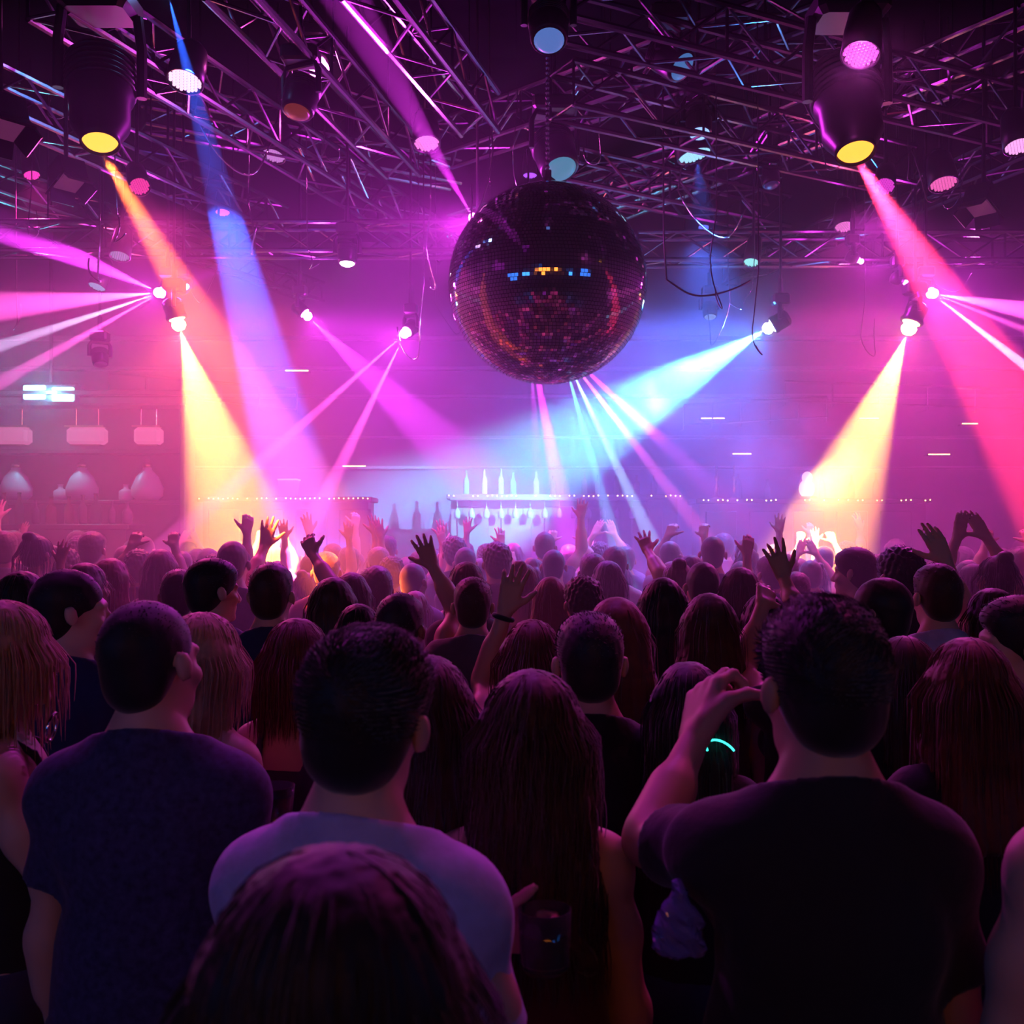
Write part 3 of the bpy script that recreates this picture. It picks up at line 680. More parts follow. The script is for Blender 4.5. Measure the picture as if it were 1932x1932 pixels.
def hair_mesh(name, style, yaw=0, pitch=0, tilt=0, g=1., h=.007, strands=0, seed=0, length=.36, width=1.):
    r = random.Random(seed); R, X0 = head_xf(yaw, pitch, tilt)
    X = lambda p: X0(np.array(p)*g)
    long_ = style in ('long', 'wavy', 'bob', 'ponytail', 'bun')
    L = {'long': length, 'wavy': length, 'bob': .17, 'ponytail': .30, 'bun': .12}.get(style, .12)
    C = X((0, -.02, 0)); m = .30
    f = Field(C-V3(m*.62, m*.72, L+.10), C+V3(m*.62, m*.65, .19), h)
    def E(c, rr, k=.02): f.ell(X(c), np.array(rr)*g, k, R)
    def Cn(a, b_, ra, rb, k=.03): f.cone(X(a), X(b_), ra*g, rb*g, k)
    if not long_:
        t = {'buzz': .004, 'short': .010, 'quiff': .013, 'curly': .017, 'fade': .007}[style]
        E((0, -.020, .040), (.0735+t*.75, .094+t, .084+t*1.2), .02); E((0, -.050, -.028), (.060+t*.4, .050+t*.7, .055), .03)
        if style in ('quiff', 'short'): E((0, .010, .078), (.062+t, .078, .042+t*.8), .03)
        if style == 'curly': E((0, -.0, .075), (.078, .092, .058), .03)
        n = R @ nrm(V3(0, 1, -.62)); f.plane(X((0, .040, -.01)), n)
        n = R @ nrm(V3(0, -.45, -1)); f.plane(X((0, -.05, -.088)), n)
    else:
        wd = width
        E((0, -.020, .036), (.086*wd, .106, .094), .02)
        if style == 'bob':
            for q in (-1, 0, 1): Cn((q*.050, -.055, .0), (q*.062, -.060, -.105), .050, .034)
            for q in (-1, 1): Cn((q*.072, .0, .01), (q*.078, .008, -.10), .024, .022)
        elif style in ('long', 'wavy'):
            bk = -.085; e = -L
            for q in (-1, -.35, .35, 1): Cn((q*.052*wd, -.050, .02), (q*.066*wd, bk, -.12), .044, .038); Cn((q*.066*wd, bk, -.12), (q*.078*wd+r.uniform(-.01, .01), bk-.052+.02*r.random(), e+r.uniform(0, .05)), .038, .026)
            for q in (-1, 1): Cn((q*.072*wd, -.005, .02), (q*.084*wd, -.022, -.13), .026, .030); Cn((q*.084*wd, -.022, -.13), (q*.105*wd, -.075, e*.72), .030, .020)
        elif style == 'ponytail':
            Cn((0, -.10, .05), (0, -.135, .02), .022, .03); Cn((0, -.135, .02), (.01, -.135, -.26), .034, .014); E((0, -.05, -.02), (.066, .052, .05))
        else:
            E((0, -.075, .118), (.042, .040, .036), .01); E((0, -.05, -.02), (.066, .055, .05))
        n = R @ nrm(V3(0, 1, -.20 if style not in ('ponytail', 'bun') else -.55)); f.plane(X((0, .052, -.01)), n)
        if style in ('long', 'wavy', 'bob'):
            # hollow in front where the face sits
            f.ell(X((0, .085, -.045)), np.array((.056, .075, .088))*g, .01, R, 'c')
    Ri = R.T; K = [(r.uniform(20, 60), r.uniform(0, 6)) for _ in range(5)]
    def disp(V):
        p = (V-C) @ R; th = np.arctan2(p[:, 0], -p[:, 1]); c = p.copy(); c[:, 2] *= (.15 if long_ else .8); nn = c/(np.linalg.norm(c, axis=1)[:, None]+.01)
        if long_:
            am = .0022+np.clip(-p[:, 2], 0, .4)*.012
            w_ = sum(np.sin(th*k*.9+ph+p[:, 2]*(9 if style != 'wavy' else 14)) for k, ph in K)*.45
            out = V+(nn @ R.T)*(w_*am)[:, None]
            if style == 'wavy': out += (R @ V3(1, 0, 0))[None]*(np.sin(p[:, 2]*42+seed)*np.clip(-p[:, 2]-.03, 0, .3)*.05)[:, None]
            return out
        am = {'buzz': .0003, 'fade': .0004, 'short': .0004, 'quiff': .0006, 'curly': .003}[style]*np.clip(p[:, 2]*14+.6, .15, 1)
        w_ = np.sin(V @ V3(260, 70, 90)+seed)+np.sin(V @ V3(-90, 180, 60))+np.sin(V @ V3(60, -60, 210))+np.sin(V @ V3(250, 140, -40))*.6
        return V+(nn @ R.T)*(w_*am)[:, None]
    me = f.mesh(name, disp)
    if strands:
        co = np.empty(len(me.vertices)*3, np.float32); me.vertices.foreach_get('co', co); co = co.reshape(-1, 3)
        no = np.empty(len(me.vertices)*3, np.float32); me.vertices.foreach_get('normal', no); no = no.reshape(-1, 3)
        b = MB(); n = 0; top = X((0, 0, .06))
        while n < strands:
            i = r.randrange(len(co)); p = Vector(co[i]); nn = Vector(no[i]); lp = Ri @ (co[i]-X((0, 0, 0)))
            n += 1
            if long_:
                if lp[2] < -.75*L: continue
                q = Vector(p-nn*.002); pts = [q]; ph = r.uniform(0, 6); dr = Vector(R @ V3(0, 0, -1)); amp = r.uniform(.001, .006)
                seg = r.randrange(5, 10); st = .028
                for k in range(seg):
                    if q.z < C[2]-L-.03: break
                    rad = Vector((q.x-C[0], q.y-C[1], 0)); rad = rad.normalized() if rad.length > 1e-4 else Vector((0, -1, 0))
                    slope = Vector(nn) if k == 0 else rad
                    d = dr - slope*dr.dot(slope)*.9 if k == 0 else dr+rad*r.uniform(-.05, .05)
                    if q.z > C[2]: d = (Vector((q.x-C[0], q.y-C[1], 0))*6+Vector((0, 0, -1))*(1.1*(1.0-(q.z-C[2])/.13)+.1))
                    q = q+d.normalized()*st
                    lq = Ri @ (np.array(q)-X((0, -.020*1, .036))); er = np.array((.087*width, .107, .095))*g
                    if lq[2] > -.01:
                        kk = np.linalg.norm(lq/er)
                        q = Vector(X((0, -.020, .036))+R @ (lq/kk*1.005)) if kk > 1e-3 else q
                    pts.append(q+rad*(amp*k*.25)+Vector((math.sin(k*1.1+ph), math.cos(k*.9+ph), 0))*.0025*(1.6 if style == 'wavy' else .7))
                # keep the strand outside the head form
                
                if len(pts) > 2: b.tube(pts, .0011, 3, False, [.0012]*(len(pts)-2)+[.0008, .0003])
            else:
                if lp[2] < .0 and style != 'curly': continue
                ln = {'buzz': .0025, 'fade': .0035, 'short': .010, 'quiff': .015, 'curly': .010}[style]*r.uniform(.5, 1.3)*min(1, .35+max(0, lp[2])*10)
                u_ = lp*26+seed; tg = Vector(R @ V3(.8*math.sin(u_[0]*1.3+u_[2])+r.uniform(-.2, .2), .35+.6*math.sin(u_[1]*1.1-u_[0]*.7)+r.uniform(-.2, .2), .25+.3*math.sin(u_[2]*1.7+u_[1]))); tg -= nn*tg.dot(nn)*.6
                e = p+(nn*.22+tg).normalized()*ln; mid_ = p.lerp(e, .5)+nn*ln*.14
                b.tube([p-nn*.002, mid_, e], .001, 3, False, [.0013, .001, .0003])
        if b.v:
            mm = b.mesh('tmp', True)
            import bmesh
            bm = bmesh.new(); bm.from_mesh(me); bm.from_mesh(mm); bm.to_mesh(me); bm.free(); bpy.data.meshes.remove(mm)
    return me
# materials for people
def skin(col): return material('skin', col, .5, noise=.12, scale=9, spec=.4)
SKIN = [skin((.42, .24, .17)), skin((.55, .34, .26)), skin((.22, .11, .07)), skin((.34, .19, .13))]
def hairm(n, col): return material(n, col, .55, noise=.35, scale=60, sheen=.3, spec=.35)
HAIR = {'black': hairm('black_hair', (.012, .009, .010)), 'brown': hairm('brown_hair', (.045, .02, .012)), 'auburn': hairm('auburn_hair', (.12, .03, .015)), 'blond': hairm('blond_hair', (.42, .24, .12))}
def cloth(n, col): return material(n, col, .85, noise=.2, scale=40, sheen=.18, bump=.2)
CL = {'black': cloth('black_cotton', (.012, .011, .014)), 'navy': cloth('navy_cotton', (.02, .022, .07)), 'grey': cloth('grey_cotton', (.09, .085, .10)), 'lavender': cloth('pale_cotton', (.42, .40, .62)),
      'maroon': cloth('maroon_cotton', (.08, .012, .02)), 'white': cloth('white_cotton', (.6, .57, .62)), 'speckled': material('speckled_navy_cotton', (.035, .035, .10), .85, noise=1., scale=70, sheen=.15), 'denim': cloth('denim', (.03, .04, .09)), 'plum': cloth('plum_cotton', (.06, .015, .07))}
PLACED = []
def assemble(pos, height, body, shirt, trous, hair, skinm, shirtm, hairmm, label, group=None, rz=0., trm=None, first=True):
    """one person: the body mesh with clothes and hair as children; every mesh may be shared"""
    o = bpy.data.objects.new('person', body); COL.objects.link(o); s = height/1.75
    o.location = pos; o.scale = (s, s, s); o.rotation_euler = (0, 0, rz)
    parts = [(o, skinm)]
    for nm, me, m in (('shirt', shirt, shirtm), ('trousers', trous, trm or CL['denim']), ('hair', hair, hairmm)):
        c = bpy.data.objects.new(nm, me); COL.objects.link(c); c.parent = o; parts.append((c, m))
    for c, m in parts:
        if not c.data.materials: c.data.materials.append(m)
        c.material_slots[0].link = 'OBJECT'; c.material_slots[0].material = m
    tag(o, label, 'person', group); PLACED.append((pos[0], pos[1], label))
    return o
TR = {s: trouser_mesh('trousers', s) for s in 'mf'}
def spot_of(px, top, d):
    x = (px-966)/F*d; return Vector((x, d, 0)), EYE-(top-HZ)/F*d
def px_arm(px, top, d, sx, side, elbow, wrist, tip, rz=0., fe=1, fw=1, **kw):
    """joint positions from where the photo shows elbow, wrist and finger tips; limb lengths fix the depth"""
    pos, hgt = spot_of(px, top, d); s = hgt/1.75; R = rotz(-rz)
    def loc(p, dd):
        w_ = np.array(at(p[0], p[1], dd)); return R @ (w_-np.array(pos))/s
    S = V3(side*SEX[sx]['sh'], -.01, 1.408)
    def solve(A, p, ln, sg):
        y = float(A[1])
        for _ in range(6):
            q = loc(p, d+y*s); v = q-A; r2 = ln*ln-v[0]**2-v[2]**2
            y = A[1]+sg*math.sqrt(max(r2, 0))
        q = loc(p, d+y*s); q[1] = y
        return A+nrm(q-A)*ln
    E = solve(S, elbow, UA, fe); W = solve(E, wrist, FA, fw); T = solve(W, tip, .17, kw.pop('ft', 1)*.999)
    A = dict(S=S, E=E, W=W, D=nrm(T-W), N=V3(0, 1, 0), curl=.15, splay=.13); A.update(kw)
    return A
# ------------------------------------------------------------------ the people nearest the camera, each with a body of their own
LAST = {}
def unique(px, top, d, sx, hairst, hairc, shirtst, shirtc, label, arms=None, rz=0., yaw=0., pitch=0., tilt=0., sk=0, strands=0, seed=0, h=.0065, length=.36, width=1., group=None):
    pos, hgt = spot_of(px, top, d)
    arms = list(arms) if arms else [None, None]
    for i, side in enumerate((-1, 1)):
        if arms[i] is None: arms[i] = arm_down(side, sx, .12, .3)
        elif isinstance(arms[i], dict) and 'px' in arms[i]:
            a = dict(arms[i]); e, w_, t = a.pop('px'); arms[i] = px_arm(px, top, d, sx, side, e, w_, t, rz, **a)
    # the body is rotated by rz, so points were brought into its own frame
    LAST['arms'] = arms
    return assemble(pos, hgt, body_mesh('body', sx, arms, yaw, pitch, tilt, h), shirt_mesh('shirt', sx, arms, shirtst, seed=seed), TR[sx],
                    hair_mesh('hair', hairst, yaw, pitch, tilt, SEX[sx]['hr'], h, strands, seed, length, width), SKIN[sk], CL[shirtc], HAIR[hairc], label, group, rz)
fold = lambda side: dict(S=V3(side*.178, -.01, 1.425), E=V3(side*.25, .06, 1.17), W=V3(side*.12, .27, 1.22), D=nrm(V3(-side*.5, .6, .4)), N=V3(-side, 0, 0), curl=.5, splay=.05)
unique(640, 1598, .80, 'f', 'long', 'black', 'tee', 'black', 'person cut off by the bottom edge, back of a large dark head of hair', strands=1500, seed=1, length=.42, width=1.16, pitch=.10)
unique(680, 1213, 1.47, 'm', 'quiff', 'black', 'tee', 'lavender', 'man in a pale violet tee just behind the large dark head at the bottom edge', rz=-.33, yaw=.13, tilt=.08, sk=1, strands=5000, seed=2)
M3 = unique(1555, 1158, 1.56, 'm', 'quiff', 'black', 'tee', 'black', 'broad man in a black tee raising his left fist beside his head',
       arms=[dict(px=((1222, 1590), (1312, 1392), (1345, 1245)), fe=1, fw=1, curl=[.95, .85, .9, 1.0], splay=.03, thumb=.5, tcurl=.9, N=V3(1, .6, 0), g=1.22), None], yaw=.16, sk=0, strands=5000, seed=3)
unique(285, 1143, 2.02, 'm', 'buzz', 'black', 'tee', 'speckled', 'man with a buzz cut in a dark blue speckled tee at the left', yaw=-.38, tilt=-.05, sk=1, seed=4, strands=900)
W1 = unique(1003, 1268, 1.86, 'f', 'wavy', 'brown', 'strap', 'maroon', 'woman with long wavy brown hair and bare shoulders in the centre near a glass', seed=5, strands=2600, length=.40, width=1.04,
       arms=[dict(S=V3(-.136, -.01, 1.405), E=V3(-.215, -.14, 1.185), W=V3(-.065, -.235, 1.352), D=nrm(V3(.95, -.15, .12)), N=V3(0, -1, 0), curl=[.75, .8, .8, .85], splay=.02, thumb=.9), None], sk=1)
unique(1113, 1170, 2.52, 'm', 'short', 'black', 'tee', 'black', 'short haired man in a dark tee between the long haired woman and the raised fist', seed=6, strands=1200, yaw=.06, sk=1)
unique(12, 1138, 2.30, 'f', 'long', 'blond', 'strap', 'black', 'blond woman in profile at the left edge with one hand raised to her chest', rz=-1.2, seed=7, strands=1500, length=.26, sk=1,
       arms=[None, dict(S=V3(.136, -.01, 1.405), E=V3(.20, .10, 1.17), W=V3(.13, .25, 1.33), D=nrm(V3(.1, .3, 1)), N=V3(-1, 0, 0), curl=.4, splay=.1)])
unique(133, 1083, 3.08, 'm', 'fade', 'black', 'tee', 'navy', 'short haired man in profile facing right behind the blond woman', rz=-.35, yaw=-.75, seed=8, strands=500, sk=1)
unique(378, 1158, 2.55, 'f', 'long', 'blond', 'strap', 'plum', 'fair haired woman half hidden behind the buzz cut man, hair falling on her shoulder', rz=-.5, tilt=.12, seed=9, strands=1200, length=.30, sk=1)
unique(562, 1170, 2.85, 'f', 'bob', 'auburn', 'strap', 'plum', 'woman with an auburn bob between the buzz cut man and the violet tee', seed=10, strands=1100, rz=-.2, sk=1)
unique(1822, 1207, 2.28, 'f', 'long', 'auburn', 'tee', 'black', 'woman with straight long auburn hair right of the black tee man', rz=.12, seed=11, strands=1800, length=.36, sk=1)
unique(1703, 1203, 2.95, 'f', 'long', 'brown', 'tee', 'black', 'brown haired woman just behind the ear of the black tee man', rz=.2, seed=12, strands=900, length=.34, sk=1)
unique(1922, 1138, 2.72, 'm', 'short', 'black', 'tee', 'maroon', 'dark haired man in profile facing left at the right edge', rz=.9, yaw=.45, seed=13, strands=700, sk=1)
unique(2165, 1130, 1.45, 'f', 'long', 'brown', 'strap', 'black', 'bare shouldered person cut off by the right edge, only a rounded shoulder in view', seed=14, sk=1, length=.2)
unique(1300, 1252, 2.45, 'f', 'long', 'black', 'tee', 'black', 'dark haired woman behind the raised left fist', seed=15, strands=900, rz=-.2, sk=1)
unique(806, 1240, 2.05, 'f', 'wavy', 'brown', 'tee', 'black', 'long haired woman in shadow directly behind the man in the pale violet tee', seed=16, strands=1400, length=.38, sk=1)
# people further in whose raised arm the photo shows clearly
unique(892, 1098, 4.4, 'm', 'short', 'brown', 'tee', 'grey', 'man raising a bent left arm with open hand, left of the wristband arm', arms=[dict(px=((862, 1152), (815, 1066), (790, 1005)), fe=1, fw=1, flip=True, splay=.16), None], seed=20, strands=500)
AW = unique(1003, 1172, 3.0, 'f', 'long', 'auburn', 'tee', 'plum', 'woman with gleaming auburn hair raising her left arm with a dark wristband', arms=[dict(px=((912, 1290), (957, 1140), (985, 1038)), fe=1, fw=1, splay=.13, curl=[.1, .12, .15, .2]), None], seed=21, strands=1100, h=.006); AWA = LAST['arms'][0]
unique(1525, 1124, 3.2, 'f', 'long', 'brown', 'tee', 'black', 'woman behind the head of the black tee man with a slim left arm raised', arms=[dict(px=((1402, 1260), (1440, 1140), (1452, 1088)), splay=.02, curl=.3), None], seed=22, strands=500)
unique(1592, 1150, 4.0, 'm', 'short', 'black', 'tee', 'black', 'person hidden behind the black tee man, raised left hand with spread fingers in view', arms=[dict(px=((1512, 1170), (1478, 1088), (1450, 998)), splay=.17, curl=[.1, .12, .35, .1]), None], seed=23)
unique(1768, 1073, 4.0, 'm', 'short', 'brown', 'tee', 'lavender', 'man in a pale tee on the right with right arm bent above his head', arms=[None, dict(px=((1830, 1168), (1783, 1048), (1738, 965)), splay=.06, curl=[.1, .1, .2, .3])], rz=.1, seed=24, strands=400, sk=1)
unique(440, 1026, 5.8, 'm', 'fade', 'brown', 'tee', 'black', 'man lit orange under the left amber beam with his right hand stretched up', arms=[None, dict(px=((472, 1098), (500, 1030), (512, 962)), flip=True, splay=.15)], seed=25)
unique(664, 1082, 5.0, 'f', 'long', 'brown', 'tee', 'plum', 'woman left of the open hand holding up something small in her left hand', arms=[dict(px=((628, 1090), (590, 1045), (570, 995)), splay=.1, curl=.5), None], seed=26, strands=300)
unique(1278, 1062, 5.6, 'f', 'bun', 'brown', 'tee', 'grey', 'woman with pinned up hair raising a spread left hand in the blue light', arms=[dict(px=((1248, 1085), (1222, 1040), (1208, 995)), splay=.2), None], seed=27)
SG = unique(1660, 1096, 3.45, 'm', 'buzz', 'black', 'tee', 'grey', 'buzz cut man wearing sunglasses, head turned left, right of the black tee man', rz=.35, yaw=.45, seed=28, strands=500, sk=1)
unique(400, 1063, 4.15, 'm', 'short', 'black', 'tee', 'navy', 'short haired man turned right beneath the left amber beam', rz=-.3, yaw=-.5, seed=29, strands=400, sk=1)
# ------------------------------------------------------------------ shared bodies for the rest of the crowd
POSES = {}
def pose(sx, key):
    if (sx, key) not in POSES:
        A = {'down': lambda: [arm_down(-1, sx), arm_down(1, sx)], 'left': lambda: [arm_up(-1, sx), arm_down(1, sx)], 'right': lambda: [arm_down(-1, sx), arm_up(1, sx)],
             'both': lambda: [arm_up(-1, sx, .2, .1, .05), arm_up(1, sx, .15, .2, -.1)], 'clap': lambda: [arm_up(-1, sx, .0, .3, -.62, .05, .02), arm_up(1, sx, .0, .3, -.62, .05, .02)],
             'reach': lambda: [arm_down(-1, sx), arm_up(1, sx, -.05, .0, .0, .6, .02)], 'phone': lambda: [arm_up(-1, sx, .1, .7, -.4, .7, .02), arm_up(1, sx, .1, .7, -.4, .7, .02)]}[key]()
        hh = .0085 if key != 'down' else .010
        POSES[(sx, key)] = (body_mesh('body', sx, A, h=hh), {st: shirt_mesh('shirt', sx, A, st, .011, seed=3) for st in (('tee', 'strap') if sx == 'f' else ('tee',))})
    return POSES[(sx, key)]
HM = {}
def hair_of(sx, st):
    if (sx, st) not in HM: HM[(sx, st)] = hair_mesh('hair', st, 0, 0, 0, SEX[sx]['hr'], .0085, 260 if st not in ('buzz',) else 0, len(HM), .34)
    return HM[(sx, st)]
def member(px, top, d, sx, key, hs, hc, st, sc_, label, rz=0., group=None, sk=None):
    pos, hgt = spot_of(px, top, d); b_, sh = pose(sx, key)
    return assemble(pos, hgt, b_, sh[st], TR[sx], hair_of(sx, hs), SKIN[random.randrange(4) if sk is None else sk], CL[sc_], HAIR[hc], label, group, rz)
for a in [
    (755, 1130, 3.55, 'm', 'down', 'short', 'black', 'tee', 'plum', 'man with short dark hair right above the quiff of the violet tee man', -.25),
    (512, 1072, 4.1, 'm', 'down', 'short', 'brown', 'tee', 'navy', 'man with protruding ears standing square to the stage under the raised right hand', -.05),
    (338, 1082, 4.75, 'm', 'down', 'short', 'black', 'tee', 'black', 'dark head just left of the man turned right beneath the amber beam', .1),
    (630, 1092, 4.1, 'f', 'down', 'long', 'brown', 'tee', 'plum', 'long haired woman above the auburn bob, right side of the orange glow', -.1),
    (676, 1142, 3.75, 'f', 'down', 'bob', 'black', 'tee', 'maroon', 'rounded dark bob in shadow between the auburn bob and the short haired man', .1),
    (1163, 1130, 3.0, 'f', 'down', 'long', 'auburn', 'strap', 'plum', 'long haired woman right behind the short haired man in the dark tee', -.05),
    (1336, 1122, 3.45, 'f', 'down', 'long', 'brown', 'strap', 'grey', 'long haired woman in a violet haze above the raised fist', .05),
    (1250, 1092, 4.1, 'f', 'down', 'long', 'black', 'tee', 'grey', 'woman whose long hair is lit deep blue, centre right', 0.),
    (880, 1062, 5.15, 'f', 'down', 'bob', 'brown', 'tee', 'black', 'round head behind the bent left arm, centre', .1),
    (1100, 1098, 4.75, 'm', 'down', 'curly', 'black', 'tee', 'black', 'curly haired man above the long haired auburn woman', .2),
    (1040, 1090, 5.2, 'f', 'down', 'long', 'auburn', 'tee', 'maroon', 'woman with reddish hair left of the curly haired man', -.1),
    (1160, 1037, 7.2, 'm', 'down', 'short', 'brown', 'tee', 'white', 'man in a pale tee with visible neck, centre of the hazy rows', 0.),
    (1698, 1043, 4.55, 'm', 'down', 'curly', 'black', 'tee', 'black', 'tall dark haired man above the buzz cut man with sunglasses', .2),
    (45, 1080, 4.0, 'f', 'down', 'bob', 'black', 'tee', 'black', 'dark haired person behind the blond woman at the left edge', -.3),
    (1868, 1112, 4.0, 'f', 'down', 'bob', 'brown', 'tee', 'black', 'round haired person left of the man in profile at the right edge', .3),
    (165, 1064, 4.9, 'f', 'down', 'long', 'brown', 'tee', 'plum', 'woman with glossy hair turned right above the man in profile', -.7),
    (305, 1038, 6.2, 'f', 'down', 'long', 'brown', 'tee', 'plum', 'flat topped orange rimmed head left of the amber beam', 0.),
    (212, 1055, 5.5, 'f', 'down', 'long', 'auburn', 'tee', 'maroon', 'red lit long haired head left of the flat topped orange rimmed one', -.3),
    (1612, 1040, 5.4, 'm', 'down', 'short', 'brown', 'tee', 'grey', 'man with head turned left above the sunglasses man, rosy light', .9),
    (1325, 1066, 5.0, 'm', 'down', 'fade', 'black', 'tee', 'black', 'cropped haired man right of the woman with blue lit hair', 0.),
    (1880, 1050, 5.2, 'f', 'clap', 'bun', 'brown', 'strap', 'plum', 'woman near the right edge with both hands joined over her head', .2),
    (72, 1012, 6.6, 'f', 'down', 'bun', 'black', 'tee', 'plum', 'tall dark haired person in purple shadow near the left edge', -.4),
    (1395, 1072, 4.9, 'f', 'down', 'long', 'brown', 'tee', 'maroon', 'smooth haired woman left of the raised hand with spread fingers', .1),
    (1440, 1122, 3.9, 'f', 'down', 'bob', 'black', 'tee', 'black', 'dark bob behind the slim raised arm', .2)]:
    member(*a[:-1], rz=a[-1])
# ------------------------------------------------------------------ the hazy rows toward the stage
rr = random.Random(11); d = 5.0; rown = 0
ORD = ['first', 'second', 'third', 'fourth', 'fifth', 'sixth', 'seventh', 'eighth', 'ninth', 'tenth', 'eleventh', 'twelfth', 'thirteenth', 'fourteenth', 'fifteenth', 'sixteenth', 'seventeenth', 'eighteenth', 'nineteenth', 'twentieth', 'twenty first', 'twenty second', 'twenty third']
rows_ = []
while d < 11.0:
    half = .483*d+.15; x = -half+rr.uniform(0, .3); row = []
    while x < half:
        y = d+rr.uniform(-.14, .14)
        if all((x-q[0])**2+((y-q[1])*1.0)**2 > .40**2 for q in PLACED): row.append((x, y))
        x += rr.uniform(.46, .62)
    rows_.append(row); d += .50+.02*(d-5)
RN = {'down': 'head only', 'left': 'left hand up', 'right': 'right hand up', 'both': 'both arms up', 'clap': 'hands joined', 'reach': 'right fist up', 'phone': 'hands raised'}
HN = {'long': 'long haired', 'bob': 'bob haired', 'bun': 'pinned haired', 'ponytail': 'ponytailed', 'short': 'short haired', 'fade': 'cropped haired', 'curly': 'curly haired', 'buzz': 'shaven', 'quiff': 'tousled'}
for i, row in enumerate(rows_):
    for j, (x, y) in enumerate(row):
        sx = 'f' if rr.random() < .5 else 'm'
        px = 966+x/y*F
        # the rows far back wave more; the near rows mostly show heads
        pr = .03 if y < 6 else (.09 if y < 8 else .30)
        key = rr.choice(['left', 'right', 'both', 'clap', 'reach', 'phone', 'right', 'left']) if rr.random() < pr else 'down'
        if abs(px-1030) < 260 and y > 8 and rr.random() < .08: key = 'both'
        hs = rr.choice(['long', 'long', 'bob', 'bun', 'ponytail'] if sx == 'f' else ['short', 'fade', 'curly', 'buzz', 'quiff'])
        hgt = rr.gauss(1.66 if sx == 'f' else 1.75, .05) - (.05 if y < 6 else 0)
        if y > 7.4 and px < 260: hgt += .12
        hgt = max(1.55, min(1.87, hgt)); top = HZ+(EYE-hgt)/y*F
        back = len(rows_)-i
        lab = '%s person, %s, %s from left, %s hazy row from the stage' % (HN[hs], RN[key], ORD[j], ORD[back-1])
        member(px, top, y, sx, key, hs, rr.choice(['black', 'brown', 'brown', 'auburn', 'blond'] if sx == 'f' else ['black', 'brown']), 'tee' if sx == 'm' else rr.choice(['tee', 'strap']),
               rr.choice(['black', 'grey', 'plum', 'navy', 'maroon', 'black', 'white']), lab, rr.gauss(0, .3), 'dancers in the hazy rows near the stage')
# ------------------------------------------------------------------ back of the room: platform, bars, glassware, strips of light
b = MB(); b.box((0, 12.95, .62), (2*RX-.02, 2.06, 1.24), bev=.02); b.build('platform_deck', MAT['wood'])
tag(bpy.data.objects['platform_deck'], 'dark raised platform along the back wall behind the last dancers', 'platform'); bpy.data.objects['platform_deck'].name = 'stage_platform'
warm = emission('warm_bulbs', (1, .62, .22), 7); pinkglow = emission('pink_lantern_glass', (1, .25, .5), .55)
def bar_counter(x0, x1, y, ztop, label):
    r = tag(empty('bar_counter', ((x0+x1)/2, y, 1.24)), label, 'bar counter'); L = x1-x0; h = ztop-1.24
    b = MB(); b.box((0, 0, h-.03), (L, .6, .06), bev=.01); b.build('counter_top', MAT['wood'], r)
    b = MB(); b.box((0, .02, (h-.06)/2), (L-.1, .5, h-.06))
    for k in range(int(L/.5)): b.box((-L/2+.3+k*.5, -.24, (h-.06)/2), (.36, .03, h-.22), bev=.01)
    b.build('front_panel', MAT['wood'], r)
    b = MB()
    for k in range(int(L/.055)):
        if random.random() < .6: b.ball((-L/2+.03+k*.055, -.31, h-.02+random.uniform(-.004, .004)), .008, 4)
    tag(b.build('bulb_string', warm, r), kind='stuff')
    return r
bar_counter(-.75, 1.95, 12.4, 2.31, 'long bar counter edged with tiny warm bulbs below the mirror ball')
bar_counter(2.1, 4.8, 12.4, 2.26, 'right bar counter with a warm broken line of bulbs behind the right amber beam')
bar_counter(-3.6, -1.6, 12.4, 2.28, 'left bar counter with sparse bulbs behind the crossing pink beams')
def bottle(loc, h, mat, label, grp='bottles and glasses on the bars', fat=1.):
    b = MB(); R_ = .037*fat; b.lathe([(R_*.85, 0), (R_, .015), (R_, h*.55), (R_*.8, h*.64), (R_*.36, h*.75), (R_*.34, h*.96), (R_*.42, h*.965), (R_*.42, h)], 14)
    o = tag(b.build('bottle', mat, None, True), label, 'bottle', grp); o.location = loc; return o
def stem_glass(loc, label, up=1, grp='wine glasses hanging under the bar rack'):
    b = MB(); pr = [(.034, 0), (.034, .003), (.005, .008), (.004, .085), (.02, .10), (.038, .135), (.036, .175), (.030, .20), (.028, .20), (.034, .172), (.036, .136), (.018, .104), (1e-4, .1)]
    b.lathe([(r_, z*up) for r_, z in pr], 16); o = tag(b.build('wine_glass', MAT['stem'], None, True), label, 'glass', grp); o.location = loc; return o
rb = random.Random(5)
bm_ = [material('green_bottle_glass', (.05, .2, .08), .1, trans=.6), material('amber_bottle_glass', (.5, .2, .04), .1, trans=.6), MAT['stem']]
O2 = ORD_ = ['first', 'second', 'third', 'fourth', 'fifth', 'sixth', 'seventh', 'eighth', 'ninth', 'tenth', 'eleventh', 'twelfth', 'thirteenth', 'fourteenth', 'fifteenth', 'sixteenth']
for k in range(12):
    bottle((-.55+k*.2+rb.uniform(-.04, .04), 12.5, 2.311), rb.uniform(.22, .32), bm_[k % 3], '%s bottle, %s from the left on the long bar counter below the mirror ball' % (['green', 'amber', 'clear'][k % 3], O2[k]))
for k in range(7):
    bottle((2.4+k*.32+rb.uniform(-.05, .05), 12.5, 2.261), rb.uniform(.22, .32), bm_[(k+1) % 3], '%s bottle, %s from the left on the right bar counter' % (['green', 'amber', 'clear'][(k+1) % 3], O2[k]))
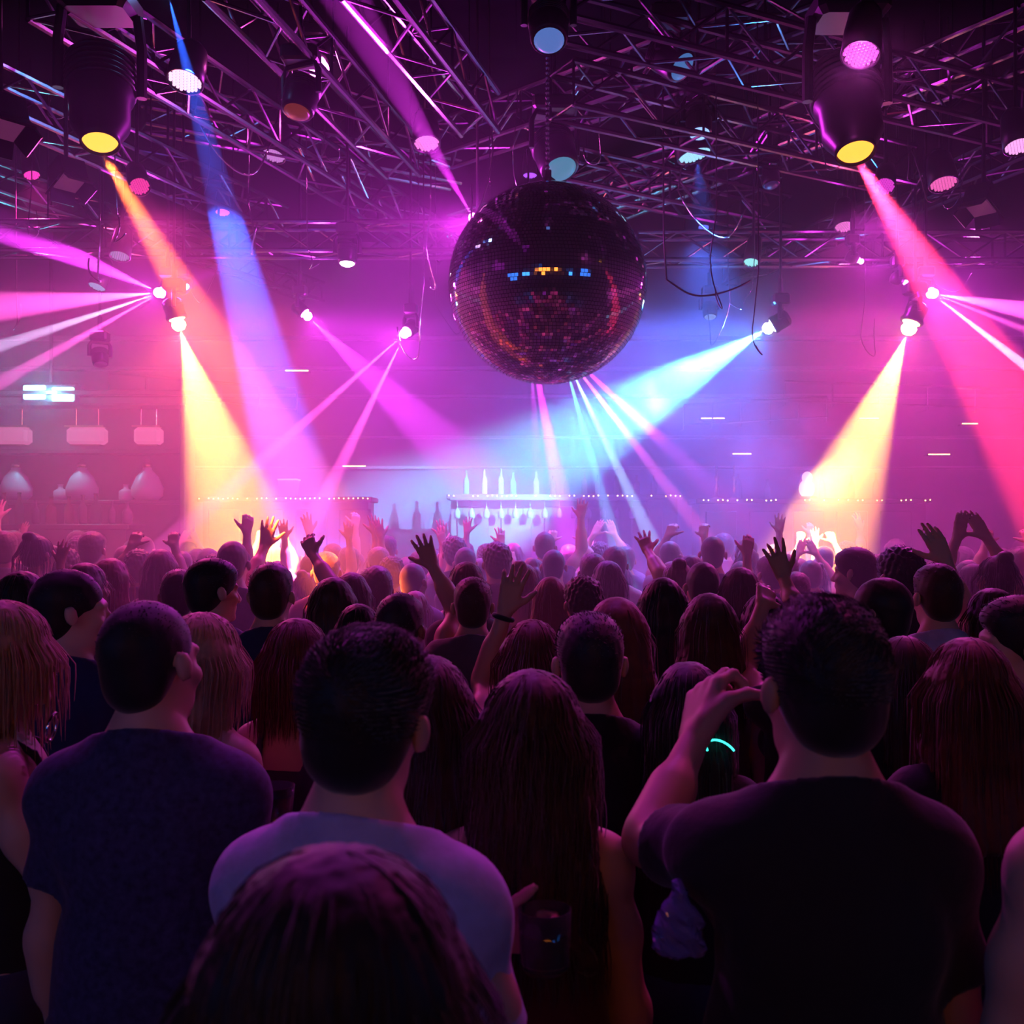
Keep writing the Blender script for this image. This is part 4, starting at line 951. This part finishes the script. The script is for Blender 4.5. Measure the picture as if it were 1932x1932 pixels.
# glass rack with hanging glasses in front of the long bar
r = tag(empty('glass_rack', (.45, 12.0, 2.25)), 'slim rack holding upside down wine glasses along the front of the long bar', 'glass rack')
b = MB(); b.box((0, 0, .0), (2.3, .16, .03), bev=.005); b.build('rack_board', MAT['wood'], r)
b = MB()
for q in (-1.1, 0, 1.1): b.tube([(q, 0, .0), (q, .12, .04), (q, .2, .04)], .012, 6)
b.build('bracket', MAT['brass'], r)
for k in range(14): stem_glass((-.62+k*.165, 12.0, 2.233), 'upside down wine glass, %s from the left in the rack under the mirror ball' % O2[k], -1)
# back bar on the left
X0 = -RX+.05
r = tag(empty('bar_shelving', (-5.2, 11.5, 0)), 'tall dark back bar shelving filling the left edge behind the crowd', 'shelving')
b = MB(); 
for zz in (2.20, 2.74): b.box((0, 0, zz), (3.4, .36, .04), bev=.006)
b.build('shelf', MAT['wood'], r)
b = MB(); b.box((0, -.0, 3.28), (3.5, .42, .10), bev=.02); b.box((0, -.03, 3.36), (3.6, .48, .05), bev=.01); b.build('cornice', MAT['wood'], r)
b = MB(); b.box((0, .17, 1.65), (3.4, .03, 3.2)); b.build('back_panel', MAT['wood'], r)
for q in (-1.68, 1.68): b = MB(); b.box((q, 0, 1.64), (.06, .38, 3.26), bev=.01); b.build('upright', MAT['wood'], r)
for k, (px, wd, lab) in enumerate([(20, .42, 'boxy pink lantern cut by the left edge'), (165, .40, 'boxy pink lantern, widest and middle one over the left back bar'), (281, .28, 'boxy pink lantern nearest to the left amber beam')]):
    p = P(px, 823, 11.45); r = tag(empty('box_lantern', p), lab, 'lantern', 'box lanterns under the left cornice')
    b = MB(); b.box((0, 0, 0), (wd, .18, .18), bev=.03); b.build('lamp_shade', pinkglow, r)
    b = MB(); b.box((0, 0, .10), (wd+.02, .2, .02)); b.box((0, 0, -.10), (wd*.8, .14, .015)); b.tube([(-wd*.3, 0, .1), (-wd*.3, 0, 3.24-p.z)], .006, 6); b.tube([(wd*.3, 0, .1), (wd*.3, 0, 3.24-p.z)], .006, 6); b.build('frame', MAT['brass'], r)
for k, (px, lab) in enumerate([(30, 'pale pear shaped glass jar at the left edge of the back bar shelf'), (155, 'pale pear shaped glass jar with a small cap, middle of the back bar shelf'), (278, 'pale pear shaped glass jar on the right end of the back bar shelf')]):
    p = P(px, 860, 11.45); p.z = 2.22; r = tag(empty('glass_jar', p), lab, 'jar', 'pear shaped jars on the left back bar')
    b = MB(); b.lathe([(.11, 0), (.165, .05), (.17, .13), (.12, .25), (.05, .33), (.045, .36)], 24); b.build('jar_body', MAT['frost'], r, True)
    b = MB(); b.lathe([(.05, .355), (.055, .37), (.05, .40), (.02, .415), (.03, .44), (1e-4, .45)], 16); b.build('lid', MAT['brass'], r, True)
    g = bottle((p.x-.22, 11.42, 2.22), .17, MAT['frost'], 'squat clear bottle beside the %s pear shaped jar' % ['left', 'middle', 'right'][k], fat=2.0)
r = bar = tag(empty('bar_counter', (-5.4, 10.9, 0)), 'left bar counter crowded with bottles in front of the back bar shelving', 'bar counter')
b = MB(); b.box((0, 0, 1.93), (3.1, .5, .06), bev=.01); b.build('counter_top', MAT['wood'], r); b = MB(); b.box((0, .02, .95), (3.0, .42, 1.9)); b.build('front_panel', MAT['wood'], r)
for k in range(16):
    bottle((-6.3+k*.158+rb.uniform(-.03, .03), 10.85+rb.uniform(-.1, .1), 1.96), rb.uniform(.20, .36), bm_[rb.randrange(3) if k % 3 else 2], 'bottle %s from the left among the bottles on the left bar counter' % O2[k], fat=rb.uniform(.9, 1.5))
# twin cyan flood on the left
p = P(92, 742, 11.25); r = tag(empty('twin_floodlight', p), 'bright turquoise twin floodlight above the left back bar', 'floodlight'); fl = emission('flood_turquoise', (.12, .8, 1), 16)
b = MB(); b.box((0, .06, 0), (.62, .1, .24), bev=.03); b.build('lamp_housing', MAT['black'], r)
for q in (-1, 1): b = MB(); b.box((q*.15, 0, q*-.01), (.24, .03, .15), bev=.02); b.build('lens', fl, r)
b = MB(); b.tube([(0, .06, .1), (0, .06, RH-p.z)], .02, 8); b.build('hanging_rod', MAT['black'], r)
point(r, p+Vector((0, -.12, 0)), (.1, .7, 1), 60, .05)
# small things along the back
for px, py, wd, lab in [(1400, 857, .24, 'short warm light strip on the back wall, nearest to the smoky cyan beam'), (1772, 858, .28, 'short golden light strip high on the right back wall'), (1345, 790, .3, 'faint warm strip on the ledge under the cyan lamp'), (668, 880, .3, 'thin warm strip between the crossing pink beams'), (240, 866, .2, 'tiny gold strip above the right pear shaped jar'), (1830, 800, .2, 'faint gold strip near the right wall'), (1640, 790, .25, 'faint warm strip inside the right amber beam'), (560, 700, .3, 'faint warm strip on the upper ledge left of the ball')]:
    p = P(px, py, 13.9); r = tag(empty('light_strip', p), lab, 'light strip', 'short warm light strips on the back wall')
    b = MB(); b.box((0, .05, -.01), (wd+.04, .09, .02)); b.build('bracket', MAT['black'], r); b = MB(); b.box((0, 0, .005), (wd, .02, .012)); b.build('glow_tube', warm, r)
for px, lab in [(1352, 'tall gold candlestick on the left end of the right bar counter'), (1385, 'slim gold candlestick beside the tall one')]:
    p = P(px, 900, 12.35); p.z = 2.261; b = MB(); b.lathe([(.06, 0), (.055, .02), (.012, .05), (.02, .12), (.01, .2), (.03, .26), (.012, .27), (.012, .38), (1e-4, .40)], 16)
    o = tag(b.build('candlestick', MAT['brass'], None, True), lab, 'candlestick'); o.location = p
r = tag(empty('white_bust', (P(1522, 900, 12.35).x, 12.35, 2.261)), 'small white ornament with a painted glow on the right bar counter inside the amber beam', 'ornament'); wg = emission('painted_white_glow', (1, .7, .8), 1.4)  # white shine put into emission, no lamp inside
b = MB(); b.ball((0, 0, .12), (.09, .08, .11), 10); b.ball((.0, -.02, .25), (.06, .06, .07), 10); b.build('bust', wg, r, True); b = MB(); b.box((0, 0, .015), (.2, .16, .03), bev=.005); b.build('plinth', MAT['brass'], r)
p = P(545, 900, 12.35); p.z = 2.281; r = tag(empty('ice_bucket', p), 'square glass ice bucket with a rim made to glow on the left bar counter', 'ice bucket')
b = MB(); b.lathe([(.12, 0), (.15, .2), (.14, .2), (.11, .02)], 4, Matrix.Rotation(PI/4, 3, 'Z')); b.build('bucket_body', MAT['frost'], r); b = MB(); b.tube([(.11*c, .11*s_, .205) for c, s_ in ((1, 1), (-1, 1), (-1, -1), (1, -1), (1, 1))], .008, 6); b.build('rim', emission('painted_rim_glow', (1, .5, .5), 1.2), r)  # the lit edge is put into the rim as emission
# pipe rails on the back wall
for i, (x0, y0, x1, y1, lab) in enumerate([(205, 703, 560, 735, 'slanting handrail behind the left yellow lamp'), (1290, 765, 1560, 750, 'handrail behind the smoky cyan beam'), (1480, 720, 1930, 735, 'handrail behind the right amber beam')]):
    A = P(x0, y0, 13.6); B = P(x1, y1, 13.6); r = tag(empty('handrail', (A+B)/2), lab, 'handrail', 'pale handrails on the back wall'); m = (A+B)/2
    b = MB(); b.tube([A-m, B-m], .022, 8); b.tube([A-m-Vector((0, 0, .25)), B-m-Vector((0, 0, .25))], .015, 8); b.build('rail', MAT['alu'], r)
    for k in range(6): b = MB(); q = (A-m).lerp(B-m, k/5); b.tube([q, q-Vector((0, 0, .3)), q+Vector((0, .38, -.3))], .012, 6); b.build('rail_post', MAT['alu'], r)
# ------------------------------------------------------------------ behind the viewer: what the ball mirrors
for i, (x, z, w_, h_, lab) in enumerate([(-5.4, 3.2, 2.2, 1.3, 'left blue screen on the wall behind the viewer, mirrored in the ball'), (5.6, 3.6, 1.6, .9, 'right blue screen on the wall behind the viewer, mirrored in the ball'), (-2.6, 4.6, 1.6, .8, 'high blue screen behind the viewer, mirrored in the ball')]):
    r = tag(empty('wall_screen', (x, RB+.06, z)), lab, 'screen', 'blue screens behind the viewer')
    b = MB(); b.box((0, 0, 0), (w_, .06, h_), bev=.01); b.build('screen_frame', MAT['black'], r); b = MB(); b.box((0, .035, 0), (w_-.08, .01, h_-.08)); b.build('display', emission('screen_blue', (.03, .22, 1), 4), r)
for i in range(7):
    x = -3.1+i*1.0; r = tag(empty('backlit_bottle_shelf', (x, RB+.16, 3.6+.4*(i % 2))), 'orange backlit shelf box behind the viewer, %s from the mirrored left' % O2[i], 'shelf', 'orange shelf boxes behind the viewer')
    b = MB(); b.box((0, 0, -.36), (.9, .3, .03)); b.box((0, 0, .36), (.9, .3, .03)); b.build('shelf_board', MAT['wood'], r); b = MB(); b.box((0, -.13, 0), (.8, .02, .6)); b.build('light_panel', emission('amber_panel', (1, .25, .03), 4), r)
for i, (x, y, z, lab) in enumerate([(-RX+.06, -2.6, 3.0, 'blue screen on the left side wall behind the viewer, mirrored in the ball'), (RX-.06, -2.2, 3.6, 'blue screen on the right side wall behind the viewer, mirrored in the ball')]):
    r = tag(empty('wall_screen', (x, y, z)), lab, 'screen', 'blue screens behind the viewer'); s_ = 1 if x < 0 else -1
    b = MB(); b.box((0, 0, 0), (.06, 3.0, 1.5), bev=.01); b.build('screen_frame', MAT['black'], r); b = MB(); b.box((.035*s_, 0, 0), (.01, 2.9, 1.4)); b.build('display', emission('side_screen', (.03, .22, 1), 1.6), r)
def rear(pos, tgt, half, col, power, label):  # unseen lamps, added to tint the backs of the near crowd
    S = Vector(pos); dr = (Vector(tgt)-S).normalized(); r = led_par(S, dr, .08, col, 2.0, label, 0, group='added wash lamps behind the viewer'); spot(r, S+dr*.04, tgt, half, col, power, 1.0, .06)
rear((-2.2, -1.5, 4.6), (-.9, 2.2, 1.2), .45, (.04, .08, 1), 16, 'blue wash lamp behind the viewer on the left')
rear((2.2, -1.5, 4.6), (1.0, 2.2, 1.2), .45, (.3, .04, .6), 7, 'indigo wash lamp behind the viewer on the right')
# ------------------------------------------------------------------ held and worn things
drink = material('amber_drink', (.75, .16, .03), .05, trans=.9, ior=1.33)
def frame_at(px, py, d): return P(px, py, d)
# rocks glass by the long haired woman
s1 = W1.scale[0]; p = Vector(W1.location) + Vector(nrm(V3(.95, -.15, .12))*.082+V3(-.065, -.235-.046, 1.352-.045))*s1; r = tag(empty('rocks_glass', p), 'rocks glass with an amber drink and ice held beside the wavy haired woman', 'glass')
r.scale = (1, 1, 1)
R_ = .037; H_ = .092
b = MB(); b.lathe([(R_*.86, 0), (R_, .01), (R_*1.08, H_), (R_*1.02, H_), (R_*.94, .014), (1e-4, .012)], 28); b.build('tumbler', MAT['glass'], r, True)
b = MB(); b.lathe([(1e-4, .0135), (R_*.90, .0145), (R_*.99, .060), (1e-4, .061)], 28); b.build('drink', drink, r, True)
for k, (x, y, z, a) in enumerate([(-.012, -.008, .058, .4), (.013, .006, .062, 1.1), (.002, -.014, .040, .8)]):
    b = MB(); b.box((x, y, z), (.020, .020, .018), Matrix.Rotation(a, 3, 'Z') @ Matrix.Rotation(.4, 3, 'X'), .003); b.build('ice_cube', MAT['glass'], r)
# dark pint glass behind the violet shoulder
p = P(517, 1600, 2.2); r = tag(empty('pint_glass', p), 'tall dark pint glass with a lit rim between the navy tee and the violet tee', 'glass')
b = MB(); R_ = .043; b.lathe([(R_*.72, 0), (R_*.74, .012), (R_, .13), (R_*.96, .13), (R_*.7, .016), (1e-4, .014)], 28); b.build('glass_wall', MAT['glass'], r, True); b = MB(); b.lathe([(1e-4, .015), (R_*.7, .017), (R_*.93, .11), (1e-4, .111)], 28); b.build('drink', material('dark_beer', (.10, .02, .01), .05), r, True)
# crumpled clear bag by the raised elbow
p = P(1280, 1750, 1.50); g = Field(-V3(.07, .05, .08), V3(.07, .05, .09), .008)
g.ell((0, 0, -.005), (.038, .022, .038), .02); g.cone((0, 0, .02), (-.004, 0, .062), .022, .008, .015); g.cone((.0, 0, -.03), (.028, 0, -.032), .016, .012, .01); g.cone((-.02, 0, -.025), (-.030, 0, -.030), .018, .012, .01)
bagd = lambda V: V+np.stack([np.sin(V[:, 2]*150+V[:, 1]*90)*.002+np.abs(np.sin(V[:, 0]*95+V[:, 2]*60))*.003, np.abs(np.sin(V[:, 0]*130+V[:, 2]*100+1))*.009+np.sin(V[:, 2]*210+V[:, 0]*60)*.004, np.sin(V[:, 0]*120)*.0025], 1)
o = link('plastic_bag', g.mesh('bag', bagd), material('bag_film', (.22, .18, .5), .12, trans=.3, coat=1.)); o.location = p
for q in o.data.polygons: q.use_smooth = False
tag(o, 'crumpled shiny blue violet plastic bag hanging under the raised elbow', 'bag')
# glow bracelet, wristband, bracelets, watch
def ring(name, px, py, d, R2, rt, axis, mat, label, cat, n=28, arc=1.0, sy=1.0):
    M = aim(axis); b = MB(); b.tube([M @ Vector((R2*math.cos(2*PI*arc*k/n), R2*sy*math.sin(2*PI*arc*k/n), 0)) for k in range(n+1)], rt, 8, cap=arc < 1)
    o = tag(b.build(name, mat, None, True), label, cat); o.location = P(px, py, d); return o
ring('glow_bracelet', 1362, 1420, 2.3, .036, .0022, (.35, -.55, .8), emission('turquoise_glow', (.04, .9, .75), 3), 'turquoise glowing bracelet in the shadow left of the black tee man', 'bracelet', arc=.45)
wb = AWA['W']-nrm(AWA['W']-AWA['E'])*.025; o = ring('wristband', 957, 1141, 3.2, .030, .008, tuple(AWA['W']-AWA['E']), CL['black'], 'dark wristband on the raised wrist in the centre', 'wristband', sy=.95); o.location = Vector(AW.location)+Vector(wb*AW.scale[0])
ring('bracelet', 98, 1372, 2.25, .030, .004, (1, .1, -.2), MAT['chrome'], 'silver bracelet on the arm reaching in from the buzz cut man, left', 'bracelet')
ring('bracelet', 232, 1312, 2.35, .026, .005, (1, .1, .3), MAT['chrome'], 'silver bracelet close to the neck of the buzz cut man', 'bracelet')
r = tag(empty('wristwatch', P(80, 1562, 2.2)), 'wristwatch low at the left edge beside the navy tee', 'watch')
b = MB(); b.tube([Vector((.03*math.cos(k*.3), 0, .03*math.sin(k*.3))) for k in range(22)], .006, 6); b.build('strap', MAT['black_plastic'], r); b = MB(); b.lathe([(.019, 0), (.021, .004), (.018, .010), (1e-4, .010)], 20, aim((0, -1, .2)), (0, -.006, .03)); b.build('case', MAT['chrome'], r)
r = tag(empty('sunglasses', SG.location), 'dark sunglasses worn by the buzz cut man whose head is turned left', 'sunglasses'); r.scale = SG.scale; r.rotation_euler = SG.rotation_euler
R_, X_ = head_xf(.45, 0, 0)
for q in (-1, 1):
    b = MB(); b.ball(tuple(X_((q*.033, .088, .006))), (.025, .006, .019), 8, Matrix(R_.tolist())); b.build('dark_lens', MAT['black_plastic'], r, True)
    b = MB(); b.tube([X_((q*.058, .080, .012)), X_((q*.080, .03, .012)), X_((q*.086, -.02, .008))], .0025, 6); b.build('temple', MAT['black_plastic'], r)
b = MB(); b.tube([X_((-.012, .098, .010)), X_((.012, .098, .010))], .0025, 6); b.build('bridge', MAT['black_plastic'], r)
